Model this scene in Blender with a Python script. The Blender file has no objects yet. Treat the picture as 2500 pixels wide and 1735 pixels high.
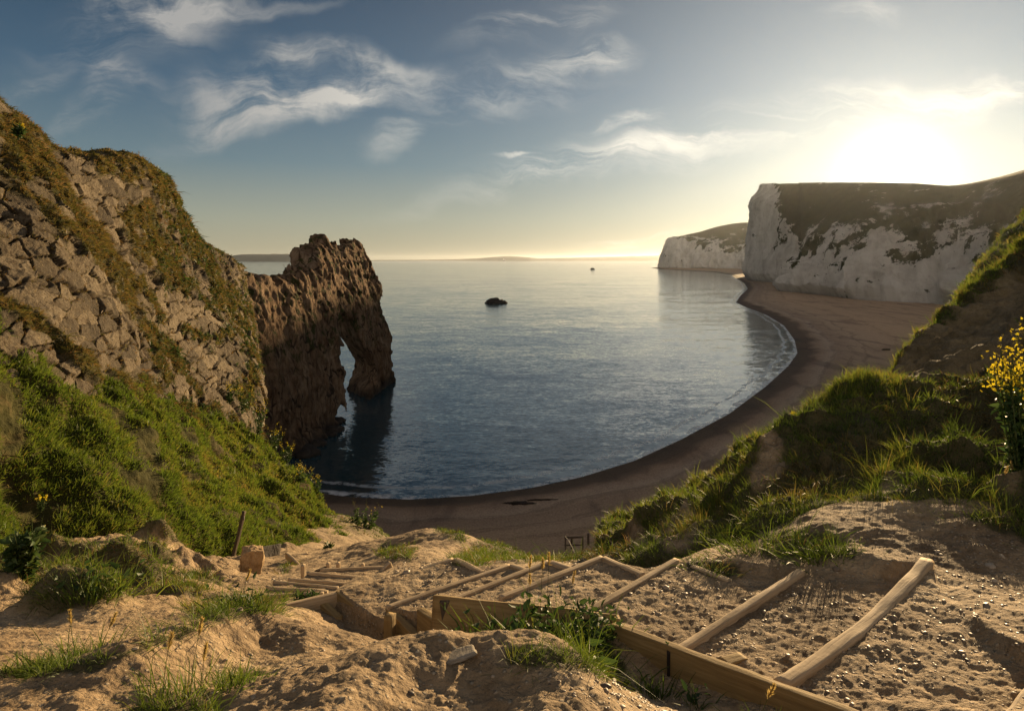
import bpy, math, random
import numpy as np
from mathutils import Vector

random.seed(7)
RNG = np.random.default_rng(11)
scene = bpy.context.scene

# ------------------------------------------------------------------ camera
F, CX, HZ, CAMZ = 1600.0, 1250.0, 634.0, 45.0      # focal length / centre / horizon of a 2500 px wide frame, eye height over the sea
cd = bpy.data.cameras.new("camera")
cam = bpy.data.objects.new("camera", cd)
scene.collection.objects.link(cam)
cam.location = (0, 0, CAMZ)
cam.rotation_euler = (math.radians(90), 0, 0)
cd.sensor_width = 36.0
cd.lens = 36.0 * F / 2500.0
cd.shift_y = -(867.5 - HZ) / 2500.0
cd.clip_start = 0.1
cd.clip_end = 200000.0
scene.camera = cam

# ------------------------------------------------------------------ light
SUN = Vector(((2180 - CX) / F, 1.0, (HZ - 388) / F)).normalized()
EL = math.asin(SUN.z)
AZ = math.atan2(SUN.x, SUN.y)
sl = bpy.data.lights.new("sun", 'SUN')
sl.energy = 5.0
sl.angle = math.radians(0.5)
sl.color = (1.0, 0.71, 0.38)
sun = bpy.data.objects.new("sun", sl)
scene.collection.objects.link(sun)
sun.rotation_euler = SUN.to_track_quat('Z', 'Y').to_euler()

scene.view_settings.view_transform = 'Standard'
scene.view_settings.look = 'None'
scene.view_settings.exposure = 1.35
scene.view_settings.gamma = 1.0
scene.view_settings.use_curve_mapping = False
cy = scene.cycles
cy.use_denoising = True
cy.max_bounces = 5
cy.diffuse_bounces = 2
cy.glossy_bounces = 3
cy.transmission_bounces = 3
cy.transparent_max_bounces = 8
cy.volume_bounces = 0
cy.volume_step_rate = 4.0
cy.caustics_reflective = False
cy.caustics_refractive = False
cy.sample_clamp_indirect = 4.0


class NT:
    """small helper to write node trees"""
    def __init__(self, tree):
        self.t = tree
        self.t.nodes.clear()

    def n(self, typ, **kw):
        nd = self.t.nodes.new(typ)
        for k, v in kw.items():
            if k == 'i':
                for kk, vv in v.items():
                    self.set(nd, kk, vv)
            else:
                setattr(nd, k, v)
        return nd

    def set(self, nd, key, v):
        s = nd.inputs[key]
        if isinstance(v, bpy.types.NodeSocket):
            self.t.links.new(v, s)
        elif isinstance(v, bpy.types.Node):
            self.t.links.new(v.outputs[0], s)
        else:
            s.default_value = v

    def math(self, op, a, b=None, c=None, clamp=False):
        nd = self.n('ShaderNodeMath', operation=op, use_clamp=clamp)
        self.set(nd, 0, a)
        if b is not None:
            self.set(nd, 1, b)
        if c is not None:
            self.set(nd, 2, c)
        return nd.outputs[0]

    def mix(self, fac, a, b, mode='MIX'):
        nd = self.n('ShaderNodeMix', data_type='RGBA', blend_type=mode)
        self.set(nd, 0, fac)
        for k, v in ((6, a), (7, b)):
            if isinstance(v, tuple) and len(v) == 3:
                v = v + (1.0,)
            self.set(nd, k, v)
        return nd.outputs[2]

    def ramp(self, fac, pts, interp='LINEAR'):
        nd = self.n('ShaderNodeValToRGB')
        nd.color_ramp.interpolation = interp
        els = nd.color_ramp.elements
        while len(els) < len(pts):
            els.new(0.5)
        for e, (p, c) in zip(els, pts):
            e.position = p
            if isinstance(c, (int, float)):
                c = (c, c, c)
            e.color = tuple(c[:3]) + (1.0,)
        self.set(nd, 0, fac)
        return nd.outputs[0]

    def smooth(self, x, a, b):
        nd = self.n('ShaderNodeMapRange', interpolation_type='SMOOTHSTEP')
        self.set(nd, 0, x)
        self.set(nd, 1, a)
        self.set(nd, 2, b)
        return nd.outputs[0]

    def noise(self, vec, scale, detail=4.0, rough=0.55, dist=0.0):
        nd = self.n('ShaderNodeTexNoise')
        self.set(nd, 'Vector', vec)
        nd.inputs['Scale'].default_value = scale
        nd.inputs['Detail'].default_value = detail
        nd.inputs['Roughness'].default_value = rough
        nd.inputs['Distortion'].default_value = dist
        return nd.outputs[0]

    def mapping(self, vec, loc=(0, 0, 0), rot=(0, 0, 0), scale=(1, 1, 1), typ='POINT'):
        nd = self.n('ShaderNodeMapping', vector_type=typ)
        self.set(nd, 'Vector', vec)
        nd.inputs['Location'].default_value = loc
        nd.inputs['Rotation'].default_value = rot
        nd.inputs['Scale'].default_value = scale
        return nd.outputs[0]


# ------------------------------------------------------------------ sky
world = bpy.data.worlds.new("World")
scene.world = world
world.use_nodes = True


def build_world():
    w = NT(world.node_tree)
    sky = w.n('ShaderNodeTexSky', sky_type='NISHITA', sun_disc=False)
    sky.sun_elevation = EL
    sky.sun_rotation = AZ
    sky.altitude = 0
    sky.air_density = 1.0
    sky.dust_density = 1.6
    sky.ozone_density = 2.0
    tc = w.n('ShaderNodeTexCoord')
    d = tc.outputs['Generated']
    sep = w.n('ShaderNodeSeparateXYZ', i={0: d})
    dx, dy, dz = sep.outputs[0], sep.outputs[1], sep.outputs[2]
    dotn = w.n('ShaderNodeVectorMath', operation='DOT_PRODUCT')
    w.set(dotn, 0, d)
    dotn.inputs[1].default_value = tuple(Vector(((2180 - CX) / F, 1.0, (HZ - 424) / F)).normalized())
    dt = w.math('MAXIMUM', dotn.outputs['Value'], 0.0)
    # clear-sky colour: Nishita, pulled towards the steel blue of the evening
    base = w.mix(1.0, sky.outputs[0], (0.78, 0.92, 1.12), 'MULTIPLY')
    el = w.math('MAXIMUM', dz, 0.0)
    blue = w.ramp(el, [(0.0, (3.5, 3.1, 2.0)), (0.06, (2.6, 2.7, 2.1)), (0.14, (1.15, 1.65, 1.85)),
                       (0.24, (0.50, 0.92, 1.35)), (0.38, (0.20, 0.42, 0.72)), (0.7, (0.14, 0.28, 0.52))])
    col = w.mix(0.90, base, blue)
    # aureole of the sun
    for p, s, c in ((5, 1.0, (1.0, 1.0, 0.92)), (18, 1.7, (1.0, 0.99, 0.90)), (160, 0.7, (1.0, 0.93, 0.72)), (1200, 16.0, (1.0, 0.92, 0.70))):
        g = w.math('MULTIPLY', w.math('POWER', dt, float(p)), s)
        gc = w.n('ShaderNodeVectorMath', operation='SCALE')
        gc.inputs[0].default_value = c
        w.set(gc, 'Scale', g)
        col = w.mix(1.0, col, gc.outputs[0], 'ADD')
    # unseen sky behind the viewer, brightened and warmed to fill the shade
    back_fill = w.math('MULTIPLY', w.smooth(dy, 0.0, -0.7), w.smooth(dz, -0.02, 0.25))
    col = w.mix(back_fill, col, (5.6, 5.0, 4.5))
    # cirrus: fixed places in the sky, as slopes (x/y, z/y) of the direction
    sy = w.math('MAXIMUM', dy, 0.05)
    u = w.math('DIVIDE', dx, sy)
    v = w.math('DIVIDE', dz, sy)
    cv = w.n('ShaderNodeCombineXYZ', i={0: u, 1: v}).outputs[0]
    wn = w.n('ShaderNodeTexNoise', i={'Vector': cv})
    wn.inputs['Scale'].default_value = 7.0
    wn.inputs['Detail'].default_value = 5.0
    off = w.n('ShaderNodeVectorMath', operation='SUBTRACT', i={0: wn.outputs['Color'], 1: (0.5, 0.5, 0.5)})
    off2 = w.n('ShaderNodeVectorMath', operation='SCALE', i={0: off.outputs[0], 'Scale': 0.11})
    wv = w.n('ShaderNodeVectorMath', operation='ADD', i={0: cv, 1: off2.outputs[0]}).outputs[0]
    fib = w.noise(w.mapping(wv, rot=(0, 0, math.radians(-12)), scale=(4.0, 19.0, 1)), 1.0, 8.0, 0.66, 0.5)
    puff = w.noise(wv, 9.0, 7.0, 0.6, 0.3)

    def px(x, y):
        return ((x - CX) / F, (HZ - y) / F, 0.0)
    clouds = [  # x, y, half width, half height, tilt, strength, fibre share
        (370, 10, 150, 70, 4, 1.3, 0.3), (330, 60, 260, 90, -14, 0.45, 0.9), (560, 20, 240, 20, -6, 0.5, 0.9),
        (300, 175, 75, 38, 24, 0.85, 0.5), (230, 225, 70, 45, -60, 0.5, 0.5), (215, 275, 110, 28, -30, 0.5, 0.7),
        (95, 200, 70, 26, -24, 0.55, 0.6),
        (590, 205, 200, 70, -10, 1.0, 0.5), (740, 255, 270, 52, -10, 1.35, 0.5), (860, 240, 90, 40, -25, 0.9, 0.3),
        (640, 300, 240, 40, -12, 0.7, 0.8), (900, 150, 130, 42, 12, 1.1, 0.35), (720, 105, 90, 34, 14, 0.55, 0.6),
        (690, 150, 70, 70, -60, 0.45, 0.7), (1180, 230, 260, 60, -8, 0.42, 0.9), (1400, 140, 130, 42, -16, 0.5, 0.7), (1300, 60, 190, 40, -14, 0.4, 0.8),
        (1480, 130, 90, 40, -14, 0.4, 0.7), (950, 350, 60, 40, -24, 0.6, 0.8), (1530, 290, 110, 16, -14, 0.5, 0.9),
        (2100, 30, 90, 26, -6, 0.5, 0.6), (1260, 390, 60, 6, -10, 0.7, 0.2), (1950, 300, 640, 62, -10, 0.7, 0.95), (2350, 240, 380, 56, -8, 0.8, 0.9),
        (1450, 390, 460, 30, -15, 0.5, 0.95), (1620, 586, 260, 9, -2, 0.5, 0.5), (1480, 604, 200, 6, -1, 0.35, 0.5)]
    tot = None
    for (x, y, a, b, t, s, fs) in clouds:
        m = w.mapping(wv, loc=px(x, y), rot=(0, 0, math.radians(-t)), scale=(a / F, b / F, 1), typ='TEXTURE')
        ln = w.n('ShaderNodeVectorMath', operation='LENGTH', i={0: m}).outputs['Value']
        g = w.smooth(ln, 1.5, 0.1)
        tex = w.math('ADD', w.math('MULTIPLY', fib, fs), w.math('MULTIPLY', puff, 1 - fs))
        k = w.math('MULTIPLY', w.math('MULTIPLY', g, s), w.smooth(tex, 0.38, 0.66))
        tot = k if tot is None else w.math('ADD', tot, k)
    front = w.math('GREATER_THAN', dy, 0.06)
    dens = w.math('MULTIPLY', w.math('MINIMUM', tot, 1.0), front)
    cc = w.mix(w.smooth(dt, 0.55, 0.99), (3.6, 3.5, 3.3), (9.5, 8.8, 7.4))
    col = w.mix(w.math('MULTIPLY', dens, 0.85), col, cc)
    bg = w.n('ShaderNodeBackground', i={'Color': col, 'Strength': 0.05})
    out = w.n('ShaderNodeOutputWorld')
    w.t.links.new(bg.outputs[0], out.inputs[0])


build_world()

# ------------------------------------------------------------------ maths helpers


def P(px, py, y):
    """point seen at (px, py) of the 2500 px frame at distance y"""
    return np.array([(px - CX) / F * y, y, CAMZ - (py - HZ) / F * y])


def PZ(px, py, z):
    """point seen at (px, py) lying at height z"""
    return P(px, py, (CAMZ - z) * F / (py - HZ))


_perm = np.random.default_rng(3).permutation(256).astype(np.int32)
_perm = np.concatenate([_perm, _perm, _perm])
_g3 = np.random.default_rng(4).normal(size=(256, 3)).astype(np.float32)
_g3 /= np.linalg.norm(_g3, axis=1, keepdims=True)


def perlin(p):
    p = np.asarray(p, dtype=np.float64)
    i0 = np.floor(p).astype(np.int64)
    f = (p - i0).astype(np.float32)
    i0 &= 255
    u = f * f * f * (f * (f * 6 - 15) + 10)
    r = 0
    for a in (0, 1):
        for b in (0, 1):
            for c in (0, 1):
                h = _perm[_perm[_perm[(i0[:, 0] + a) & 255] + ((i0[:, 1] + b) & 255)] + ((i0[:, 2] + c) & 255)]
                g = _g3[h]
                d = g[:, 0] * (f[:, 0] - a) + g[:, 1] * (f[:, 1] - b) + g[:, 2] * (f[:, 2] - c)
                w = (u[:, 0] if a else 1 - u[:, 0]) * (u[:, 1] if b else 1 - u[:, 1]) * (u[:, 2] if c else 1 - u[:, 2])
                r = r + d * w
    return r * 1.6


def fbm(p, octaves=4, gain=0.5, lac=2.03, ridged=False):
    p = np.asarray(p, dtype=np.float64).reshape(-1, 3)
    s, a = 0, 1.0
    for o in range(octaves):
        n = perlin(p * lac ** o + 17.3 * o)
        if ridged:
            n = 1 - 2 * np.abs(n)
        s = s + a * n
        a *= gain
    return s


def worley(p, jitter=0.85):
    """F1, F2, random id of the nearest cell (2-D)"""
    p = np.asarray(p, dtype=np.float64)
    i0 = np.floor(p).astype(np.int64)
    f1 = np.full(len(p), 9.0)
    f2 = np.full(len(p), 9.0)
    cid = np.zeros(len(p), dtype=np.int64)
    off = np.zeros((len(p), 2))
    for a in (-1, 0, 1):
        for b in (-1, 0, 1):
            c = i0 + (a, b)
            h = _perm[_perm[c[:, 0] & 255] + (c[:, 1] & 255)]
            h2 = _perm[h + 57]
            q = c + 0.5 + jitter * (np.stack([h, h2], 1) / 255.0 - 0.5)
            d = np.hypot(q[:, 0] - p[:, 0], q[:, 1] - p[:, 1])
            near = d < f1
            f2 = np.where(near, f1, np.minimum(f2, d))
            cid = np.where(near, h * 256 + h2, cid)
            off = np.where(near[:, None], p - q, off)
            f1 = np.where(near, d, f1)
    return f1, f2, cid, off


def sstep(a, b, x):
    t = np.clip((x - a) / (b - a), 0, 1)
    return t * t * (3 - 2 * t)


def catmull(net, n, axis):
    """resample a control net along one axis with a Catmull-Rom spline to n samples"""
    net = np.moveaxis(np.asarray(net, dtype=np.float64), axis, 0)
    m = net.shape[0]
    ext = np.concatenate([2 * net[:1] - net[1:2], net, 2 * net[-1:] - net[-2:-1]])
    tan = (ext[2:] - ext[:-2]) / 2
    # tangents no longer than the shorter neighbour, so that crests do not bulge
    seg = np.linalg.norm(np.diff(ext, axis=0)[..., :3], axis=-1, keepdims=True)
    lim = np.minimum(seg[:-1], seg[1:])
    tan = tan * np.minimum(1.0, lim / (np.linalg.norm(tan[..., :3], axis=-1, keepdims=True) + 1e-9))
    t = np.linspace(0, m - 1, n)
    i = np.minimum(t.astype(int), m - 2)
    f = (t - i).reshape((-1,) + (1,) * (net.ndim - 1))
    r = (2 * f ** 3 - 3 * f ** 2 + 1) * net[i] + (f ** 3 - 2 * f ** 2 + f) * tan[i] + (3 * f ** 2 - 2 * f ** 3) * net[i + 1] + (f ** 3 - f ** 2) * tan[i + 1]
    return np.moveaxis(r, 0, axis)


def patch(net, nu, nv):
    return catmull(catmull(net, nu, 0), nv, 1)


def grid_normals(V):
    du = np.gradient(V, axis=0)
    dv = np.gradient(V, axis=1)
    n = np.cross(du, dv)
    n /= np.linalg.norm(n, axis=2, keepdims=True) + 1e-12
    return n


def grid_faces(nu, nv):
    i = np.arange(nu * nv).reshape(nu, nv)
    return np.stack([i[:-1, :-1], i[1:, :-1], i[1:, 1:], i[:-1, 1:]], -1).reshape(-1, 4)


def link_mesh(name, verts, faces, mat, smooth=True, attrs=None, parent=None):
    """verts (N,3); faces: array (M,k) or list of such arrays"""
    me = bpy.data.meshes.new(name)
    verts = np.ascontiguousarray(verts, dtype=np.float32).reshape(-1, 3)
    if not isinstance(faces, list):
        faces = [faces]
    faces = [np.asarray(f) for f in faces if len(f)]
    me.vertices.add(len(verts))
    me.vertices.foreach_set('co', verts.ravel())
    loops = np.concatenate([f.ravel() for f in faces]).astype(np.int32)
    counts = np.concatenate([np.full(len(f), f.shape[1]) for f in faces]).astype(np.int32)
    starts = np.concatenate([[0], np.cumsum(counts)[:-1]]).astype(np.int32)
    me.loops.add(len(loops))
    me.loops.foreach_set('vertex_index', loops)
    me.polygons.add(len(counts))
    me.polygons.foreach_set('loop_start', starts)
    me.polygons.foreach_set('loop_total', counts)
    me.polygons.foreach_set('use_smooth', np.full(len(counts), smooth, dtype=bool))
    for k, a in (attrs or {}).items():
        at = me.attributes.new(k, 'FLOAT', 'POINT')
        at.data.foreach_set('value', np.ascontiguousarray(a, dtype=np.float32).ravel())
    me.update(calc_edges=True)
    me.validate()
    if mat is not None:
        me.materials.append(mat)
    o = bpy.data.objects.new(name, me)
    scene.collection.objects.link(o)
    if parent is not None:
        o.parent = parent
    return o


def tag(o, label=None, cat=None, group=None, kind=None):
    for k, v in (('label', label), ('category', cat), ('group', group), ('kind', kind)):
        if v:
            o[k] = v
    return o


def empty(name, loc, label, cat, group=None):
    o = bpy.data.objects.new(name, None)
    o.location = loc
    scene.collection.objects.link(o)
    return tag(o, label, cat, group)


def surface_nets(f, org, h):
    nx, ny, nz = f.shape
    ins = f < 0
    cs = (nx - 1, ny - 1, nz - 1)
    acc = np.zeros(cs + (3,), np.float32)
    cnt = np.zeros(cs, np.float32)

    def sl(o):
        return tuple(slice(o[k], cs[k] + o[k]) for k in range(3))
    corners = [(a, b, c) for a in (0, 1) for b in (0, 1) for c in (0, 1)]
    for c0 in corners:
        for ax in range(3):
            if c0[ax]:
                continue
            c1 = list(c0)
            c1[ax] = 1
            f0, f1 = f[sl(c0)], f[sl(c1)]
            m = (f0 < 0) != (f1 < 0)
            t = np.where(m, f0 / np.where(m, f0 - f1, 1), 0)
            for k in range(3):
                acc[..., k] += np.where(m, c0[k] + (t if k == ax else 0), 0)
            cnt += m
    act = cnt > 0
    idx = -np.ones(cs, np.int64)
    idx[act] = np.arange(act.sum())
    ijk = np.argwhere(act)
    v = (ijk + acc[act] / cnt[act][:, None]) * h + org
    faces = []
    for ax in range(3):
        b, c = [(1, 2), (2, 0), (0, 1)][ax]
        s0 = [slice(None)] * 3
        s1 = [slice(None)] * 3
        s0[ax] = slice(0, -1)
        s1[ax] = slice(1, None)
        m = ins[tuple(s0)] != ins[tuple(s1)]
        e = np.argwhere(m)
        ok = (e[:, b] >= 1) & (e[:, c] >= 1) & (e[:, b] < cs[b]) & (e[:, c] < cs[c])
        e = e[ok]
        inside = ins[e[:, 0], e[:, 1], e[:, 2]]

        def at(ob, oc):
            q = e.copy()
            q[:, b] += ob
            q[:, c] += oc
            return idx[q[:, 0], q[:, 1], q[:, 2]]
        qd = np.stack([at(-1, -1), at(0, -1), at(0, 0), at(-1, 0)], 1)
        qd[~inside] = qd[~inside][:, ::-1]
        faces.append(qd)
    return v, np.concatenate(faces)

# ------------------------------------------------------------------ materials


def new_mat(name):
    m = bpy.data.materials.new(name)
    m.use_nodes = True
    return m, NT(m.node_tree)


def finish(w, col, rough=0.9, bump=None, strength=0.5, dist=0.1, spec=0.2, trans=0.0, bumps=()):
    b = w.n('ShaderNodeBsdfPrincipled')
    w.set(b, 'Base Color', col)
    w.set(b, 'Roughness', rough)
    b.inputs['Specular IOR Level'].default_value = spec
    nrm = None
    for (h, s, dd) in ([(bump, strength, dist)] if bump is not None else []) + list(bumps):
        bp = w.n('ShaderNodeBump')
        bp.inputs['Strength'].default_value = s
        bp.inputs['Distance'].default_value = dd
        w.set(bp, 'Height', h)
        if nrm is not None:
            w.set(bp, 'Normal', nrm)
        nrm = bp.outputs[0]
    if nrm is not None:
        w.set(b, 'Normal', nrm)
    sh = b.outputs[0]
    if trans:
        tr = w.n('ShaderNodeBsdfTranslucent')
        w.set(tr, 'Color', col)
        mx = w.n('ShaderNodeMixShader')
        mx.inputs[0].default_value = trans
        w.set(mx, 1, sh)
        w.set(mx, 2, tr)
        sh = mx.outputs[0]
    o = w.n('ShaderNodeOutputMaterial')
    w.t.links.new(sh, o.inputs[0])


def pos(w):
    return w.n('ShaderNodeNewGeometry').outputs['Position']


def attr(w, name):
    return w.n('ShaderNodeAttribute', attribute_name=name).outputs['Fac']


def mk_dirt():
    m, w = new_mat("sandy_dirt")
    p = pos(w)
    big = w.noise(p, 0.9, 5)
    fine = w.noise(p, 9.0, 6, 0.65)
    col = w.ramp(big, [(0.3, (0.17, 0.118, 0.068)), (0.5, (0.30, 0.215, 0.125)), (0.72, (0.41, 0.31, 0.19))])
    col = w.mix(w.smooth(fine, 0.35, 0.75), col, w.mix(1.0, col, (0.62, 0.58, 0.52), 'MULTIPLY'))
    vo = w.n('ShaderNodeTexVoronoi', i={'Vector': p, 'Scale': 26.0})
    peb = w.smooth(vo.outputs['Distance'], 0.42, 0.12)
    pick = w.math('GREATER_THAN', w.n('ShaderNodeSeparateColor', i={0: vo.outputs['Color']}).outputs[0], 0.62)
    pm = w.math('MULTIPLY', peb, pick)
    col = w.mix(w.math('MULTIPLY', pm, 0.6), col, (0.42, 0.36, 0.27))
    g = attr(w, 'grass')
    gcol = w.ramp(w.noise(p, 1.7, 5), [(0.35, (0.035, 0.035, 0.012)), (0.6, (0.07, 0.06, 0.022)), (0.75, (0.12, 0.08, 0.035))])
    col = w.mix(g, col, gcol)
    finish(w, col, 0.92, bumps=((w.noise(p, 5.0, 8, 0.62), 0.9, 0.12), (fine, 0.6, 0.05), (pm, 0.7, 0.02)), spec=0.25)
    return m


def mk_turf(name, cols, scale=1.0):
    m, w = new_mat(name)
    p = pos(w)
    a = w.noise(p, 0.33 * scale, 5, 0.6)
    b = w.noise(p, 2.3 * scale, 6, 0.7)
    col = w.ramp(w.math('ADD', w.math('MULTIPLY', a, 0.6), w.math('MULTIPLY', b, 0.4)),
                 [(0.32, cols[0]), (0.47, cols[1]), (0.58, cols[2]), (0.72, cols[3])])
    finish(w, col, 0.95, bumps=((b, 1.0, 0.25), (w.noise(p, 11.0 * scale, 5, 0.7), 0.8, 0.06)), spec=0.1)
    return m


def mk_blades(name, cols, trans=0.45):
    m, w = new_mat(name)
    t = attr(w, 'tint')
    n = len(cols)
    col = w.ramp(t, [(i / (n - 1), c) for i, c in enumerate(cols)])
    finish(w, col, 0.55, spec=0.25, trans=trans)
    return m


def mk_limestone():
    """blocky limestone; attribute crack = 1 in the joints, veg = 1 under turf, tone = tone of the block"""
    m, w = new_mat("limestone")
    p = pos(w)
    big = w.noise(p, 0.5, 5, 0.6)
    fine = w.noise(p, 4.0, 8, 0.7)
    speck = w.noise(p, 16.0, 4, 0.7)
    col = w.ramp(w.math('ADD', w.math('MULTIPLY', big, 0.5), w.math('MULTIPLY', attr(w, 'tone'), 0.5)),
                 [(0.25, (0.075, 0.062, 0.045)), (0.5, (0.145, 0.118, 0.083)), (0.75, (0.215, 0.178, 0.126))])
    col = w.mix(w.smooth(fine, 0.40, 0.72), col, w.mix(1.0, col, (0.42, 0.36, 0.30), 'MULTIPLY'))
    col = w.mix(w.smooth(speck, 0.50, 0.64), col, w.mix(1.0, col, (0.55, 0.5, 0.45), 'MULTIPLY'))
    col = w.mix(w.math('MULTIPLY', w.smooth(w.noise(p, 7.0, 4, 0.7), 0.58, 0.70), 0.5), col, (0.36, 0.27, 0.12))     # lichen
    soil = w.ramp(w.noise(p, 2.0, 5), [(0.35, (0.022, 0.016, 0.009)), (0.6, (0.055, 0.036, 0.018)), (0.75, (0.075, 0.06, 0.02))])
    col = w.mix(attr(w, 'crack'), col, soil)
    veg = w.ramp(w.noise(p, 1.1, 6, 0.65), [(0.3, (0.020, 0.020, 0.008)), (0.5, (0.052, 0.050, 0.017)), (0.7, (0.105, 0.072, 0.026))])
    col = w.mix(attr(w, 'veg'), col, veg)
    finish(w, col, 0.95, bumps=((fine, 1.0, 0.18), (w.noise(p, 10.0, 6, 0.75), 1.0, 0.08)), spec=0.12)
    return m


def mk_archrock():
    m, w = new_mat("arch_limestone")
    p = pos(w)
    st = w.mapping(p, rot=(math.radians(24), 0, 0), scale=(1.0, 1.0, 0.35))
    big = w.noise(p, 0.12, 6, 0.65)
    fine = w.noise(st, 0.8, 8, 0.7)
    col = w.ramp(big, [(0.3, (0.12, 0.075, 0.045)), (0.5, (0.235, 0.155, 0.095)), (0.7, (0.31, 0.225, 0.15))])
    col = w.mix(w.smooth(fine, 0.38, 0.7), col, w.mix(1.0, col, (0.42, 0.36, 0.32), 'MULTIPLY'))
    vo = w.n('ShaderNodeTexVoronoi', feature='DISTANCE_TO_EDGE', i={'Vector': w.mapping(w.n('ShaderNodeVectorMath', operation='ADD', i={0: st, 1: w.n('ShaderNodeTexNoise', i={'Vector': p, 'Scale': 0.3}).outputs['Color']}).outputs[0], scale=(1, 1, 1)), 'Scale': 0.42})
    cr = w.smooth(vo.outputs['Distance'], 0.10, 0.0)
    col = w.mix(w.math('MULTIPLY', cr, w.smooth(w.noise(p, 0.2, 3), 0.4, 0.6)), col, (0.03, 0.02, 0.014))
    sep = w.n('ShaderNodeSeparateXYZ', i={0: p})
    wet = w.smooth(w.math('ADD', sep.outputs[2], w.math('MULTIPLY', w.noise(p, 0.3, 4), 6.0)), 8.0, 3.5)
    col = w.mix(w.math('MULTIPLY', wet, 0.75), col, (0.022, 0.02, 0.018))
    vg = w.math('MULTIPLY', attr(w, 'veg'), w.smooth(w.noise(p, 0.35, 6, 0.7), 0.52, 0.6))
    col = w.mix(vg, col, (0.045, 0.05, 0.016))
    finish(w, col, 0.95, bumps=((fine, 1.0, 1.6), (w.math('MULTIPLY', cr, -1.0), 0.8, 0.8), (w.noise(st, 2.6, 7, 0.8), 1.0, 0.6)), spec=0.1)
    return m


def mk_chalk():
    m, w = new_mat("chalk_cliff")
    p = pos(w)
    st = w.mapping(p, scale=(1.0, 1.0, 0.22))
    n1 = w.noise(st, 0.05, 9, 0.70)
    bed = w.noise(w.mapping(p, scale=(0.15, 0.15, 1.6)), 0.12, 5, 0.7)
    n2 = w.noise(p, 0.018, 9, 0.72)
    n3 = w.noise(p, 0.09, 7, 0.7)
    col = w.ramp(n1, [(0.3, (0.40, 0.36, 0.30)), (0.5, (0.60, 0.56, 0.49)), (0.7, (0.74, 0.70, 0.63))])
    col = w.mix(w.math('MULTIPLY', w.smooth(n3, 0.55, 0.75), 0.55), col, (0.36, 0.28, 0.20))
    col = w.mix(w.math('MULTIPLY', w.smooth(bed, 0.52, 0.66), 0.35), col, w.mix(1.0, col, (0.66, 0.6, 0.55), 'MULTIPLY'))
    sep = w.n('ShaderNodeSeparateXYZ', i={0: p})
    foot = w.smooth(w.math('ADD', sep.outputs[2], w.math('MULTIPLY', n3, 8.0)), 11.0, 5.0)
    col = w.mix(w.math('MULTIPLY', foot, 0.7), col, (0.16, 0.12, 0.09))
    g = w.math('ADD', attr(w, 'grass'), w.math('MULTIPLY', w.math('SUBTRACT', n2, 0.5), 3.6))
    turf = w.ramp(n3, [(0.3, (0.030, 0.030, 0.010)), (0.55, (0.055, 0.052, 0.018)), (0.75, (0.085, 0.068, 0.028))])
    col = w.mix(w.smooth(g, 0.44, 0.56), col, turf)
    finish(w, col, 0.95, bumps=((n1, 1.0, 10.0), (bed, 0.7, 3.0), (w.noise(st, 0.15, 7, 0.75), 1.0, 3.0)), spec=0.05)
    return m


def mk_shingle():
    m, w = new_mat("shingle")
    p = pos(w)
    d = attr(w, 'shore')
    n = w.noise(p, 0.05, 5)
    ff = w.noise(p, 3.0, 6, 0.75)
    dd = w.math('ADD', d, w.math('MULTIPLY', w.math('SUBTRACT', n, 0.5), 10.0))
    col = w.ramp(w.math('DIVIDE', dd, 60.0), [(0.0, (0.085, 0.055, 0.032)), (0.10, (0.12, 0.075, 0.044)), (0.15, (0.27, 0.175, 0.108)),
                                              (0.24, (0.42, 0.31, 0.215)), (0.30, (0.33, 0.225, 0.145)), (0.45, (0.43, 0.30, 0.19)), (0.8, (0.48, 0.32, 0.19))])
    wisp = w.noise(w.mapping(p, rot=(0, 0, 0.5), scale=(1, 0.25, 1)), 0.08, 6, 0.65)
    col = w.mix(w.smooth(wisp, 0.5, 0.66), col, w.mix(1.0, col, (0.62, 0.6, 0.62), 'MULTIPLY'))
    col = w.mix(w.smooth(ff, 0.35, 0.7), col, w.mix(1.0, col, (0.55, 0.52, 0.5), 'MULTIPLY'))
    ln = w.noise(w.n('ShaderNodeCombineXYZ', i={0: w.math('ADD', w.math('MULTIPLY', d, 0.22), w.math('MULTIPLY', n, 3.5)), 1: n}).outputs[0], 1.0, 4, 0.7)
    col = w.mix(w.math('MULTIPLY', w.smooth(ln, 0.5, 0.62), 0.55), col, w.mix(1.0, col, (0.5, 0.47, 0.46), 'MULTIPLY'))
    finish(w, col, 0.9, bumps=((ln, 0.8, 0.6), (w.noise(p, 1.1, 5, 0.7), 0.9, 0.35), (ff, 0.8, 0.12)), spec=0.2)
    return m


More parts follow.
